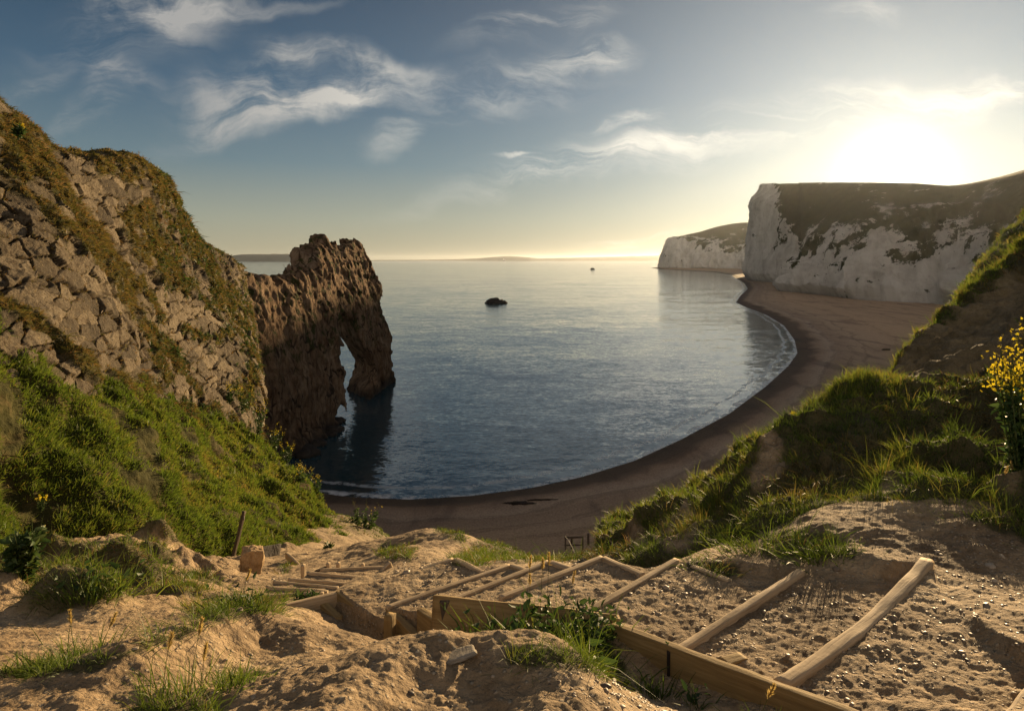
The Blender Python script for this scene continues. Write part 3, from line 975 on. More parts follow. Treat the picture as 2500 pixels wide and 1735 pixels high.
    crack = np.clip(crack + sstep(0.35, 0.6, patchy) * 0.4 * (1 - gap), 0, 1)
    o = link_mesh("rock_hill", V, grid_faces(nu, nv), M_LIME, attrs={'crack': crack, 'veg': veg, 'tone': tone})
    tag(o, "steep limestone hillside jointed into big blocks", "hillside", kind='structure')
    vis = (top < 0.80) * 1.0
    tufts("hill_grass", V, np.clip(veg * 1.2 - 0.25, 0, 1) * vis, 46000, 5, 0.22, 0.0085, 0.045, M_BLADE_DRY, (0.36, 0.22), up=0.35, lean=(0.25, -0.1, -0.75), lod=1.0)
    tufts("crack_grass", V, np.clip(crack - 0.55, 0, 1) * vis * (1 - veg), 20000, 4, 0.17, 0.008, 0.04, M_BLADE_DRY, (0.5, 0.25), up=0.2, lean=(0.2, -0.1, -0.8), lod=1.0)
    tufts("shrub_grass", V, veg * sstep(330, 430, px) * vis, 12000, 5, 0.20, 0.014, 0.05, M_LEAF, (0.45, 0.3), up=0.4, splay=1.0, lod=0.8)


# ------------------------------------------------------------------ arch
def build_arch():
    h = 0.5
    org = np.array([-92.0, 98.0, -3.0])
    nx, ny, nz = 116, 312, 126
    x = org[0] + h * np.arange(nx)
    y = org[1] + h * np.arange(ny)
    z = org[2] + h * np.arange(nz)
    sky = np.array([(520, 645), (560, 650), (585, 655), (600, 668), (632, 684), (648, 680), (655, 686), (682, 678), (700, 662), (712, 655), (716, 643), (728, 638), (734, 615), (748, 598),
                    (760, 590), (775, 584), (788, 568), (797, 586), (806, 606), (815, 608), (822, 600), (828, 608), (833, 596), (846, 586), (858, 576), (868, 590), (876, 604), (886, 612), (893, 628), (905, 650)], float)
    xt = np.interp(y, [98, 150, 175, 190, 236, 260], [-70, -61.5, -61, -60, -57.5, -56])
    pxs = CX + F * xt / y
    T = CAMZ - (np.interp(pxs, sky[:, 0], sky[:, 1]) - HZ) / F * y - 1.0 + 1.1 * fbm(np.stack([y * 0.33, 0 * y, 0 * y], 1), 2)
    xb = np.interp(y, [98, 115, 130, 140, 150, 165, 177, 190, 215, 240, 260], [-68, -62, -57.5, -55.0, -52.6, -50.3, -48.2, -47.3, -46, -44.4, -44.3])
    lean = np.interp(z, [0, 13, 26, 44, 52], [0, 0.5, 3.6, 7.6, 11.5])
    thick = np.interp(z, [0, 15, 30, 52], [12, 10, 9, 4.5])
    X, Y, Z = x[:, None, None], y[None, :, None], z[None, None, :]
    toe = 2.6 * sstep(5.0, 0.0, z)[None, None, :] * (sstep(146, 152, y) * (1 - sstep(164, 174, y)))[None, :, None]
    xr = xb[None, :, None] - lean[None, None, :] + toe
    tk = thick[None, None, :] + (np.maximum(0, 150 - y) * 0.35)[None, :, None]
    xl = xr - tk - toe
    a = X - xr
    b = xl - X
    c = (Z - T[None, :, None]) * 0.8
    e = Y - (244.5 - 0.05 * Z + 0 * X)
    kk = 1.6

    def smax(p, q):
        hh = np.clip(0.5 + 0.5 * (p - q) / kk, 0, 1)
        return q + (p - q) * hh + kk * hh * (1 - hh)
    f = smax(smax(a, b), smax(c, e + 0 * X)).astype(np.float32)
    # the doorway: jambs lean with the strata
    u = (X - (-46.0)) / -10.0                      # 0 on the near face, 1 on the far face
    y0 = 181.5 - 8 * u + 0.56 * np.clip(Z, 0, 30)
    far = np.interp(z, [0, 3, 6, 9, 14, 20, 25, 29], [211, 213, 219, 220, 214, 206, 203, 201])
    y1 = far[None, None, :] + 15 * u
    top = 28.5 - 0.0 * u
    mid, half = (y0 + y1) / 2, (y1 - y0) / 2
    hole = smax(smax(np.abs(Y - mid) - half, Z - top + ((Y - mid) / half) ** 2 * 1.5), -(Z + 20) + 0 * X)
    f = smax(f, -hole.astype(np.float32) * 0.9)
    band = np.abs(f) < 4.5
    idx = np.argwhere(band)
    pw = org + h * idx
    q = pw * (1, 1, 0.45)
    ca, sa = math.cos(math.radians(22)), math.sin(math.radians(22))
    q2 = np.stack([pw[:, 0], pw[:, 1] * ca + pw[:, 2] * sa, (-pw[:, 1] * sa + pw[:, 2] * ca) * 0.4], 1)
    dn = fbm(q2 * 0.16, 3, 0.55, ridged=True) * 0.9 + fbm(q * 0.07 + 5, 2) * 1.0
    # broken angular blocks along the steep beds
    w1 = fbm(pw * 0.12 + 3, 2) * 0.6
    f1, f2, cid, off = worley(np.stack([q2[:, 1] * 0.42 + w1, q2[:, 2] * 0.62 + 0.35 * pw[:, 0] * 0.3 + w1], 1), 0.9)
    hg = (cid * 104729 % 991) / 991.0 - 0.5
    dn += 0.9 * hg * sstep(0, 0.10, f2 - f1) - 0.45 * (1 - sstep(0, 0.12, f2 - f1)) + 0.5 * off[:, 0] * ((cid * 7919 % 997) / 498.5 - 1)
    dn += np.maximum(0, fbm(pw * 0.6 + 7, 2, 0.5)) * 0.7
    f[band] -= (dn - 0.55).astype(np.float32)
    v, fc = surface_nets(f, org, h)
    # keep the main body only
    lab = np.arange(len(v))
    ed = np.concatenate([fc[:, [0, 1]], fc[:, [1, 2]], fc[:, [2, 3]], fc[:, [3, 0]]])
    for _ in range(400):
        new = lab.copy()
        m = np.minimum(lab[ed[:, 0]], lab[ed[:, 1]])
        np.minimum.at(new, ed[:, 0], m)
        np.minimum.at(new, ed[:, 1], m)
        new = new[new]
        if (new == lab).all():
            break
        lab = new
    ids, ct = np.unique(lab, return_counts=True)
    keep = lab == ids[np.argmax(ct)]
    fc = fc[keep[fc].all(1)]
    remap = np.cumsum(keep) - 1
    fc, v = remap[fc], v[keep]
    v = v + unit(RNG.normal(size=v.shape)) * 0.0
    q2 = np.stack([v[:, 0], v[:, 1] * ca + v[:, 2] * sa, (-v[:, 1] * sa + v[:, 2] * ca) * 0.5], 1)
    vg = sstep(12, 26, v[:, 2])
    o = link_mesh("rock_arch", v, fc, M_ARCH, attrs={'veg': vg})
    tag(o, "craggy brown limestone arch standing in the sea with a tall doorway", "rock arch")


# ------------------------------------------------------------------ grass slope on the left
def build_left_slope():
    cols = [
        [(-420, 1560, 9.5), (-420, 1300, 10.5), (-400, 1050, 11.5), (-380, 800, 13), (-380, 650, 15)],
        [(-160, 1440, 12.5), (-160, 1250, 13.6), (-170, 1040, 15), (-170, 850, 16.5), (-170, 740, 18.5)],
        [(20, 1375, 16), (0, 1230, 17), (-20, 1040, 18.6), (-30, 855, 20.4), (-30, 760, 23)],
        [(180, 1310, 17.6), (140, 1190, 18.8), (95, 1040, 20.6), (60, 885, 22.2), (50, 800, 25)],
        [(310, 1270, 19.2), (270, 1175, 20.6), (215, 1050, 22.4), (170, 935, 24.4), (160, 870, 27)],
        [(430, 1312, 21), (380, 1200, 22.6), (320, 1070, 25), (280, 955, 27.2), (275, 900, 30)],
        [(520, 1352, 22.4), (465, 1230, 24.6), (400, 1100, 28), (350, 975, 31), (345, 920, 34)],
        [(600, 1345, 24.6), (550, 1240, 27.5), (480, 1120, 31), (430, 1008, 35.5), (428, 970, 39)],
        [(690, 1330, 28), (640, 1250, 31.5), (570, 1135, 36), (510, 1018, 41), (510, 1000, 44)],
        [(780, 1328, 32), (730, 1262, 36), (650, 1160, 40), (580, 1040, 44), (575, 1030, 47)],
        [(870, 1328, 38), (810, 1280, 41), (720, 1180, 44), (630, 1070, 46.5), (625, 1062, 49)],
        [(945, 1335, 44), (870, 1310, 46), (765, 1215, 47.5), (645, 1088, 49), (640, 1085, 51)],
        [(985, 1350, 49), (900, 1350, 50), (780, 1250, 51), (655, 1120, 52), (650, 1115, 54)],
        [(1000, 1560, 56), (910, 1560, 57), (790, 1500, 57), (665, 1400, 57), (660, 1350, 58)]]
    cols = [[(c[0][0], c[0][1] + 90, c[0][2] - 0.4)] + [(q[0], q[1] + (26 if k >= 3 else 12), q[2]) for k, q in enumerate(c)] for c in cols]
    nu, nv = 640, 260
    V = patch(net4(cols)[..., :3], nu, nv)
    n = grid_up(V)
    flat = V.reshape(-1, 3)
    d = fbm(flat * (0.42, 0.42, 0.6), 4, 0.55).reshape(nu, nv) * 0.30
    r = fbm(flat * (0.16, 0.16, 0.2) + 8, 3, ridged=True).reshape(nu, nv) * 0.36
    t = fbm(flat * (1.3, 1.3, 1.6) + 3, 3).reshape(nu, nv) * 0.09
    edge = sstep(0.05, 0.30, np.linspace(0, 1, nv))[None, :]
    amp = 0.75 + 0.012 * V[..., 1]
    V = V + n * ((d + r + t - 0.1) * amp * (0.25 + 0.75 * edge))[..., None]
    o = link_mesh("grass_slope", V, grid_faces(nu, nv), M_TURF)
    tag(o, "lumpy green slope below the rock hillside", "slope", kind='structure')
    hump = (d + r)
    px, py = proj(V)
    bare = polymask(px + 15 * t * 10, py, [(5, 960, 34), (30, 1080, 36)])
    thin = fbm(flat * 0.6 + 70, 3).reshape(nu, nv)
    w = np.clip(1 - bare, 0, 1) * (V[..., 1] < 54) * (px > -150) * (0.25 + 0.75 * sstep(-0.45, 0.05, hump)) * sstep(-0.55, -0.2, thin)
    tm = np.clip(-0.10 + 0.45 * (0.25 - hump), -0.25, 0.4) + 0.18 * fbm(flat * 0.22 + 30, 3).reshape(nu, nv)
    tufts("slope_grass", V, w, 66000, 5, 0.145, 0.0095, 0.10, M_BLADE, (0.56, 0.12), up=0.6, splay=0.4, lean=(0.2, -0.12, -0.3), lod=1.1, tintmap=tm)
    tufts("slope_dry_grass", V, np.clip(1 - bare, 0, 1) * (V[..., 1] < 54) * (px > -150) * sstep(0.0, -0.5, hump), 14000, 5, 0.20, 0.0105, 0.05, M_BLADE_DRY, (0.45, 0.2), up=0.3, lean=(0.3, -0.12, -0.8), lod=1.0)
    return V


# ------------------------------------------------------------------ right bank
def build_right_bank():
    cols = [
        [(1440, 1395, 8), (1462, 1345, 10.5), (1492, 1312, 13), (1505, 1292, 14), (1512, 1340, 17), (1530, 1450, 20), (1550, 1700, 26)],
        [(1590, 1352, 8), (1598, 1310, 10), (1615, 1275, 12.5), (1625, 1258, 13.5), (1645, 1320, 16), (1670, 1430, 19), (1690, 1700, 25)],
        [(1740, 1318, 7.5), (1748, 1262, 9.5), (1762, 1210, 12), (1770, 1188, 13), (1795, 1245, 15), (1820, 1360, 17.5), (1850, 1700, 24)],
        [(1885, 1272, 7.3), (1885, 1195, 9), (1880, 1118, 11.2), (1890, 1086, 12.2), (1925, 1130, 13.8), (1975, 1220, 16.5), (2000, 1700, 24)],
        [(1980, 1250, 7.2), (1975, 1170, 8.9), (1965, 1075, 10.8), (1985, 1000, 11.8), (2040, 1050, 13.6), (2080, 1110, 16.5), (2120, 1700, 24)],
        [(2100, 1242, 7.1), (2075, 1150, 8.8), (2055, 1035, 10.6), (2085, 952, 12), (2150, 975, 14), (2172, 975, 16), (2230, 1700, 25)],
        [(2210, 1255, 6.8), (2190, 1150, 8.6), (2180, 1035, 10.6), (2190, 960, 12.4), (2222, 905, 15), (2236, 872, 17), (2300, 1700, 26)],
        [(2310, 1275, 6.5), (2290, 1150, 8.3), (2280, 1030, 10.6), (2275, 930, 13), (2290, 850, 16), (2296, 800, 18.3), (2370, 1600, 28)],
        [(2420, 1310, 6.2), (2395, 1150, 8), (2375, 1015, 10.5), (2370, 900, 13.2), (2372, 805, 16.8), (2380, 735, 19.8), (2450, 1500, 30)],
        [(2530, 1340, 5.9), (2500, 1140, 7.8), (2480, 1000, 10.3), (2470, 870, 13.4), (2466, 755, 17.2), (2468, 662, 21), (2540, 1400, 32)],
        [(2700, 1400, 5.4), (2680, 1120, 7.4), (2660, 950, 10), (2650, 800, 13.4), (2640, 640, 17.6), (2640, 520, 22), (2700, 1300, 34)],
        [(3000, 1400, 5), (3000, 1100, 7), (3000, 880, 9.6), (3000, 700, 13.4), (3000, 520, 17.8), (3000, 380, 23), (3000, 1200, 36)]]
    cols = [[(c[0][0], c[0][1] + 115, c[0][2] - 0.5)] + c for c in cols]
    nu, nv = 620, 440
    V = patch(net4(cols)[..., :3], nu, nv)
    n = grid_up(V)
    flat = V.reshape(-1, 3)
    d = fbm(flat * 0.55 + 60, 4, 0.5).reshape(nu, nv)
    r = fbm(flat * (0.9, 0.9, 1.4) + 18, 3, ridged=True).reshape(nu, nv)
    t = fbm(flat * 3.2 + 3, 3).reshape(nu, nv)
    v = np.linspace(0, 1, nv)[None, :]
    edge = sstep(0.13, 0.30, v) * (1 - 0.4 * sstep(0.5, 0.65, v))
    V = V + n * ((0.30 * d + 0.24 * r + 0.06 * t - 0.08) * (0.10 + 0.90 * edge))[..., None]
    px, py = proj(V)
    jx, jy = px + 30 * d, py + 30 * r
    bare = np.zeros(d.shape)
    for st in ([(2150, 960, 10), (2230, 930, 36), (2330, 900, 44), (2450, 860, 60)], [(2210, 890, 18), (2300, 850, 35), (2420, 800, 50), (2520, 740, 60)],
               [(1650, 1330, 38), (1690, 1300, 30)], [(1900, 1110, 22), (1890, 1160, 26), (1850, 1210, 20)],
               [(2180, 1195, 28)], [(2470, 1200, 40)], [(1560, 1330, 26)]):
        bare = np.maximum(bare, polymask(jx, jy, st))
    gz = 1 - bare
    o = link_mesh("right_bank", V, grid_faces(nu, nv), M_DIRT, attrs={'grass': np.clip(gz * 0.95 + 0.55 * bare * sstep(2120, 2200, px), 0, 1)})
    tag(o, "backlit grassy bank of broken ground beside the steps", "bank", kind='structure')
    w = np.clip(gz - 0.2, 0, 1) * (v < 0.88) * (px < 2800)
    tm = np.clip(0.45 * fbm(flat * 0.5 + 30, 3).reshape(nu, nv), -0.3, 0.45)
    tufts("bank_grass", V, w * sstep(-0.55, 0.1, d), 18000, 8, 0.105, 0.0060, 0.06, M_BLADE, (0.30, 0.15), up=0.72, lean=(-0.1, -0.1, -0.2), splay=0.7, lod=1.3, tintmap=tm)  # low tint puts the ridge's shade into the blade colour
    tufts("bank_dry_grass", V, w * sstep(0.1, -0.4, d), 7500, 7, 0.12, 0.0065, 0.06, M_BLADE_DRY, (0.4, 0.25), up=0.45, lean=(-0.1, -0.15, -0.6), splay=0.7, lod=1.2)
    crest = np.exp(-((v - 0.86) / 0.04) ** 2) * (px > 2130) + 0.8 * np.exp(-((v - 0.57) / 0.05) ** 2) * (px < 2200)
    tufts("crest_grass", V, crest * (px < 2700), 9500, 8, 0.15, 0.0065, 0.07, M_BLADE, (0.5, 0.12), up=0.8, lean=(-0.15, -0.15, -0.1), splay=0.6, lod=1.1)
    ht = [[(2130, 1175, 14), (2190, 1120, 22), (2240, 1150, 16)], [(1640, 1300, 20), (1760, 1230, 20)],
          [(2390, 1240, 40), (2480, 1290, 30)]]
    hm = np.zeros(d.shape)
    for st in ht:
        hm = np.maximum(hm, polymask(px, py, st))
    tufts("tall_bank_grass", V, hm * (v < 0.75), 700, 11, 0.17, 0.0056, 0.08, M_BLADE, (0.5, 0.12), up=0.85, lean=(-0.2, -0.1, -0.15), splay=0.55, lod=1.0)
    return V

# ------------------------------------------------------------------ near ground with the stair treads
GP = np.array([
    (-300, 1900, 2.6), (300, 1860, 2.85), (800, 1850, 2.85), (1250, 1850, 2.8), (1600, 1850, 2.7), (2000, 1880, 2.9), (2500, 1850, 2.7), (2900, 1850, 2.7),
    (0, 1700, 3.6), (-300, 1700, 3.8), (250, 1700, 3.5), (480, 1690, 3.5), (700, 1655, 3.5), (1000, 1642, 3.6), (1130, 1622, 3.8), (1290, 1640, 3.7), (1400, 1650, 3.5), (1550, 1715, 3.6),
    (1800, 1735, 3.7), (2100, 1600, 4.2), (2300, 1500, 4.5), (2500, 1550, 4.1), (2800, 1600, 3.8), (2500, 1405, 5.4), (2300, 1340, 5.9), (2150, 1243, 6.7), (2350, 1272, 6.3), (2500, 1325, 5.9),
    (2800, 1400, 5.4), (1950, 1258, 7.0), (1870, 1300, 7.0), (1750, 1335, 7.2), (1900, 1400, 5.8), (1650, 1372, 6.6), (1560, 1398, 6.9),
    (1000, 1592, 4.6), (900, 1575, 5.0), (1400, 1655, 4.6), (1250, 1625, 5.2), (1600, 1700, 4.0), (1500, 1500, 5.0), (1300, 1450, 6.2), (1100, 1480, 6.4),
    (640, 1540, 5.2), (560, 1560, 4.9), (450, 1605, 4.4), (300, 1640, 4.2), (730, 1580, 5.0), (800, 1615, 4.6), (640, 1672, 3.9), (500, 1672, 3.9), (760, 1625, 4.15),
    (640, 1478, 6.4), (560, 1494, 6.0), (400, 1545, 5.4), (200, 1592, 4.8), (0, 1605, 4.8), (-300, 1600, 4.8),
    (180, 1460, 7.0), (150, 1535, 5.8), (0, 1465, 7.4), (-300, 1450, 7.5), (350, 1470, 8), (450, 1430, 10), (300, 1400, 11), (100, 1405, 12), (0, 1392, 13.5), (-300, 1400, 12),
    (300, 1310, 16), (190, 1335, 15), (500, 1378, 19), (540, 1432, 12), (600, 1402, 16.5), (585, 1354, 24), (680, 1347, 26), (700, 1402, 14), (700, 1446, 9.5), (640, 1468, 8.2),
    (800, 1404, 12), (800, 1366, 19), (800, 1342, 27), (900, 1398, 12.5), (930, 1364, 18), (900, 1338, 34), (960, 1335, 46), (300, 1330, 24), (0, 1450, 24), (-300, 1500, 24),
    (1000, 1335, 14), (1050, 1292, 20), (1090, 1300, 21), (1050, 1380, 28), (1100, 1368, 10), (1200, 1372, 14), (1300, 1376, 12), (1250, 1368, 17), (1300, 1440, 27), (1420, 1372, 11.5),
    (1450, 1354, 14), (1450, 1440, 24), (1000, 1390, 32), (1000, 1440, 48), (1250, 1700, 48), (1500, 1750, 38), (960, 1440, 60), (800, 1420, 60), (300, 1550, 60),
    (1250, 1830, 62), (2000, 1850, 62), (2700, 1850, 62), (-300, 1600, 60), (1700, 1385, 10), (1900, 1330, 10), (2200, 1280, 10), (2800, 1300, 10), (2000, 1550, 25), (2700, 1550, 25),
    (1700, 1480, 18), (945, 1585, 6.45), (870, 1552, 6.75), (800, 1508, 6.95), (1010, 1585, 6.2), (1065, 1592, 5.95), (1180, 1600, 5.4), (750, 1487, 7.0), (700, 1482, 6.95), (830, 1520, 6.95), (660, 1490, 7.3)], float)


def _tps():
    c = np.stack([GP[:, 0] / 400, np.log(GP[:, 2]) * 3], 1)
    n = len(c)
    r2 = ((c[:, None] - c[None]) ** 2).sum(2)
    K = 0.5 * r2 * np.log(r2 + 1e-12) + np.eye(n) * 0.003
    A = np.zeros((n + 3, n + 3))
    A[:n, :n] = K
    A[:n, n] = 1
    A[:n, n + 1:] = c
    A[n:, :n] = A[:n, n:].T
    s = np.linalg.solve(A, np.concatenate([GP[:, 1], [0, 0, 0]]))
    return c, s


_TC, _TS = _tps()

# (left end, right end) in the frame, top height below the eye; the risers from the nearest down
RISERS = [((2455, 1772), (2590, 1600), -2.26), ((1905, 1662), (2262, 1362), -2.48), ((1655, 1582), (1958, 1388), -2.68), ((1400, 1510), (1652, 1362), -2.88),
          ((1222, 1455), (1470, 1357), -3.08), ((1095, 1464), (1340, 1368), -3.28), ((945, 1478), (1245, 1377), -3.48), ((690, 1474), (1106, 1361), -3.70),
          ((640, 1478), (880, 1428), -3.95), ((638, 1452), (790, 1444), -4.28), ((652, 1430), (800, 1441), -4.50), ((668, 1416), (825, 1432), -4.74), ((704, 1411), (850, 1422), -4.98),
          ((750, 1396), (916, 1408), -5.24), ((782, 1388), (948, 1380), -5.62)]


def riser_pts(i):
    a, b, z = RISERS[i]
    return PZ(a[0], a[1], CAMZ + z), PZ(b[0], b[1], CAMZ + z)


TLEFT = [0, 0, 0, 0, 0, 0, 0, 0.30]


def ground(X, Y, want_mask=False):
    """height of the near ground"""
    shp = np.shape(X)
    X, Y = np.ravel(X).astype(float), np.ravel(Y).astype(float)
    px = CX + F * X / Y
    q = np.stack([px / 400, np.log(Y) * 3], 1)
    py = np.zeros(len(X))
    for i in range(0, len(X), 40000):
        qq = q[i:i + 40000]
        r2 = ((qq[:, None, :] - _TC[None]) ** 2).sum(2)
        py[i:i + 40000] = (0.5 * r2 * np.log(r2 + 1e-12)) @ _TS[:len(_TC)] + _TS[len(_TC)] + qq @ _TS[len(_TC) + 1:]
    z = CAMZ - (py - HZ) / F * Y
    # treads of the upper flight
    segs = [riser_pts(i) for i in range(15)]
    mask = np.zeros(len(X))
    for grp in (list(range(0, 8)), list(range(9, 15))):
        ds, ts = [], []
        for i in grp:
            a, b = segs[i]
            e = (b - a)[:2]
            L = np.hypot(*e)
            e = e / L
            nrm = np.array([e[1], -e[0]])          # uphill side
            ds.append((X - a[0]) * nrm[0] + (Y - a[1]) * nrm[1])
            ts.append(((X - a[0]) * e[0] + (Y - a[1]) * e[1]) / L)
        for k in range(1, len(grp)):
            lo, up = grp[k], grp[k - 1]
            zl = segs[lo][0][2]
            zu = segs[up][0][2]
            d1, d0 = ds[k], ds[k - 1]
            ins = (d1 > -0.02) & (d0 <= 0.0)
            t = np.clip(d1 / np.maximum(d1 - d0, 1e-6), 0, 1)
            step = zl - (0.045 if lo <= 2 else (0.024 if lo < 9 else 0.03)) + t * (0.30 * (zu - zl))
            t0 = TLEFT[lo] if lo < 8 else 0
            tl = (ts[k] - t0) / (1 - t0) * (1 - t) + ts[k - 1] * t
            wl = sstep(-0.05, 0.0, tl) * (1 - sstep(1.0, 1.10, tl))
            w = np.where(ins, wl, 0)
            z = z * (1 - w) + step * w
            mask = np.maximum(mask, w)
    if want_mask:
        return z.reshape(shp), mask.reshape(shp)
    return z.reshape(shp)


MOUNDS = [  # px, distance, half width, half depth, height, turfed?
    (190, 6.9, 0.55, 0.55, 0.34, 1), (270, 10.4, 0.8, 0.6, 0.38, 1), (345, 10.2, 0.5, 0.5, 0.30, 1), (110, 11.2, 0.6, 0.7, 0.30, 1), (45, 12.2, 0.6, 0.5, 0.35, 1),
    (480, 11.6, 0.5, 0.5, 0.22, 1), (430, 8.9, 0.5, 0.4, 0.20, 1), (200, 13.5, 0.5, 0.6, 0.3, 1), (360, 13.8, 0.7, 0.5, 0.38, 1), (250, 12.0, 0.35, 0.4, 0.42, 0),
    (60, 8.9, 0.6, 0.6, 0.3, 1), (400, 16.5, 0.8, 0.6, 0.5, 1), (140, 15.0, 0.5, 0.4, 0.3, 1), (590, 6.1, 0.30, 0.25, 0.10, 1), (700, 27.0, 0.5, 0.5, 0.35, 0),
    (480, 14.3, 0.6, 0.4, 0.25, 0)]


_GZ = []
_GA = (-420, 2950, 860, 1.9, 62, 1150)


def gnd(x, y):
    """height of the finished ground sheet"""
    px = CX + F * x / y
    i = int(round((px - _GA[0]) / (_GA[1] - _GA[0]) * (_GA[2] - 1)))
    j = int(round((math.log(y) - math.log(_GA[3])) / (math.log(_GA[4]) - math.log(_GA[3])) * (_GA[5] - 1)))
    return float(_GZ[0][min(max(i, 0), _GA[2] - 1), min(max(j, 0), _GA[5] - 1)])


def on_ground(p):
    return np.array([p[0], p[1], gnd(p[0], p[1])])


def build_ground():
    X, Y = polar_grid(*_GA)
    z, stair = ground(X, Y, True)
    px = CX + F * X / Y
    flat = np.stack([X, Y, z], -1).reshape(-1, 3)
    n1 = fbm(flat * 1.1, 4, 0.5).reshape(X.shape)
    n2 = fbm(flat * 6.0 + 4, 4, 0.6).reshape(X.shape)
    n3 = fbm(flat * 0.45 + 14, 3).reshape(X.shape)
    turf = np.zeros(X.shape)
    for (mp, my, a, b, h, g) in MOUNDS:
        mx = (mp - CX) / F * my
        r = np.hypot((X - mx + 0.15 * n1) / a, (Y - my + 0.15 * n1) / b)
        k = 1 - sstep(0.15, 1.25, r)
        z = z + h * k * (1 + 0.25 * n1)
        if g:
            turf = np.maximum(turf, 1 - sstep(0.75, 1.15, r + 0.25 * n1))
    left = sstep(5.5, 9, Y) * (1 - sstep(560, 640, px))
    rough = 0.05 + 0.10 * left + 0.05 * sstep(9, 20, Y)
    n4 = fbm(flat * 21.0 + 8, 3, 0.65).reshape(X.shape)
    z = z + n4 * 0.0045 * (1 - sstep(7, 12, Y))
    z = z + n1 * rough * (1 - 0.85 * stair) + n2 * (0.012 + 0.014 * left)
    # rounded ruts and humps of the near clay
    near = (1 - sstep(4.2, 6.0, Y)) * (1 - sstep(1450, 1600, px))
    z = z + near * 0.016 * fbm(flat * 2.6 + 22, 3, ridged=True).reshape(X.shape)
    # long rounded humps of trodden clay
    for pts, h, wd in (([(790, 1735, 2.9), (880, 1640, 3.3), (1010, 1580, 3.65), (1150, 1556, 3.8), (1300, 1572, 3.7)], 0.17, 0.34), ([(300, 1640, 4.0), (470, 1560, 4.45), (600, 1495, 5.0), (700, 1510, 5.0), (770, 1565, 4.8)], 0.22, 0.34),
                       ([(1330, 1735, 2.9), (1380, 1640, 3.3), (1330, 1590, 3.7)], 0.05, 0.3)):
        q = np.array([P(*p)[:2] for p in pts])
        dd = np.full(X.shape, 9.0)
        for a, b in zip(q[:-1], q[1:]):
            e = b - a
            t = np.clip(((X - a[0]) * e[0] + (Y - a[1]) * e[1]) / (e @ e), 0, 1)
            dd = np.minimum(dd, np.hypot(X - a[0] - t * e[0], Y - a[1] - t * e[1]))
        z = z + h * np.exp(-(dd / wd * (1 + 0.25 * n1)) ** 2)
    V = np.stack([X, Y, z], -1)
    _GZ.append(z)
    py = HZ + F * (CAMZ - z) / Y
    jx, jy = px + 16 * n1, py + 10 * n2
    for st in ([(-40, 1640, 8), (90, 1640, 14), (220, 1625, 14), (330, 1590, 8), (430, 1555, 7), (520, 1510, 8), (600, 1490, 14), (650, 1480, 12)],
               [(700, 1460, 10)], [(460, 1490, 8), (560, 1495, 14)],
               [(560, 1665, 12), (650, 1640, 6)], [(330, 1735, 16), (520, 1735, 14)],
               [(1160, 1345, 20), (1260, 1345, 24), (1360, 1345, 26), (1460, 1335, 24)], [(1700, 1375, 14), (1790, 1395, 18)], [(1880, 1330, 26), (2010, 1330, 30), (2080, 1350, 16)],
               [(1800, 1310, 24), (1880, 1270, 20), (1960, 1248, 8)], [(2380, 1262, 12), (2500, 1300, 22)], [(1250, 1600, 20), (1400, 1610, 30), (1500, 1630, 20)], [(340, 1400, 20), (480, 1440, 16)],
               [(1110, 1370, 12), (1180, 1372, 10)], [(650, 1475, 14)], [(1080, 1290, 14), (1130, 1310, 14)], [(940, 1345, 14), (1000, 1352, 14)], [(720, 1372, 8), (690, 1392, 8)]):
        turf = np.maximum(turf, polymask(jx, jy, st))
    far = sstep(30, 46, Y) * (1 - sstep(930, 1010, px))
    turf = np.maximum(turf, far)
    o = link_mesh("ground", V, grid_faces(*X.shape), M_DIRT, attrs={'grass': turf * 0.85})
    tag(o, "eroded sandy path ground round the steps", "ground", kind='structure')
    w = np.clip(turf - 0.3, 0, 1)
    tm = 0.3 * n3
    tufts("path_grass", V, w * (Y > 5.2), 15000, 7, 0.12, 0.0070, 0.06, M_BLADE, (0.26, 0.14), up=0.7, lean=(0.1, -0.1, -0.2), splay=0.8, lod=1.6, tintmap=tm)
    tufts("path_dry_grass", V, w * (Y > 5.2), 5000, 7, 0.13, 0.0070, 0.06, M_BLADE_DRY, (0.45, 0.2), up=0.5, lean=(0.15, -0.1, -0.5), splay=0.8, lod=1.6, tintmap=tm)
    tufts("near_grass", V, w * (Y <= 5.2), 520, 13, 0.11, 0.0080, 0.05, M_BLADE, (0.24, 0.16), up=0.75, lean=(0.05, -0.05, -0.25), splay=0.9, lod=1.0)
    return V


def icosphere(sub=1):
    t = (1 + 5 ** .5) / 2
    v = [(-1, t, 0), (1, t, 0), (-1, -t, 0), (1, -t, 0), (0, -1, t), (0, 1, t), (0, -1, -t), (0, 1, -t), (t, 0, -1), (t, 0, 1), (-t, 0, -1), (-t, 0, 1)]
    f = [(0, 11, 5), (0, 5, 1), (0, 1, 7), (0, 7, 10), (0, 10, 11), (1, 5, 9), (5, 11, 4), (11, 10, 2), (10, 7, 6), (7, 1, 8), (3, 9, 4), (3, 4, 2), (3, 2, 6), (3, 6, 8), (3, 8, 9),
         (4, 9, 5), (2, 4, 11), (6, 2, 10), (8, 6, 7), (9, 8, 1)]
    v = [np.array(p) / np.linalg.norm(p) for p in v]
    for _ in range(sub):
        cache, nf = {}, []

        def mid(a, b):
            k = (min(a, b), max(a, b))
            if k not in cache:
                m = v[a] + v[b]
                v.append(m / np.linalg.norm(m))
                cache[k] = len(v) - 1
            return cache[k]
        for a, b, c in f:
            x, y, z = mid(a, b), mid(b, c), mid(c, a)
            nf += [(a, x, z), (b, y, x), (c, z, y), (x, y, z)]
        f = nf
    return np.array(v), np.array(f)


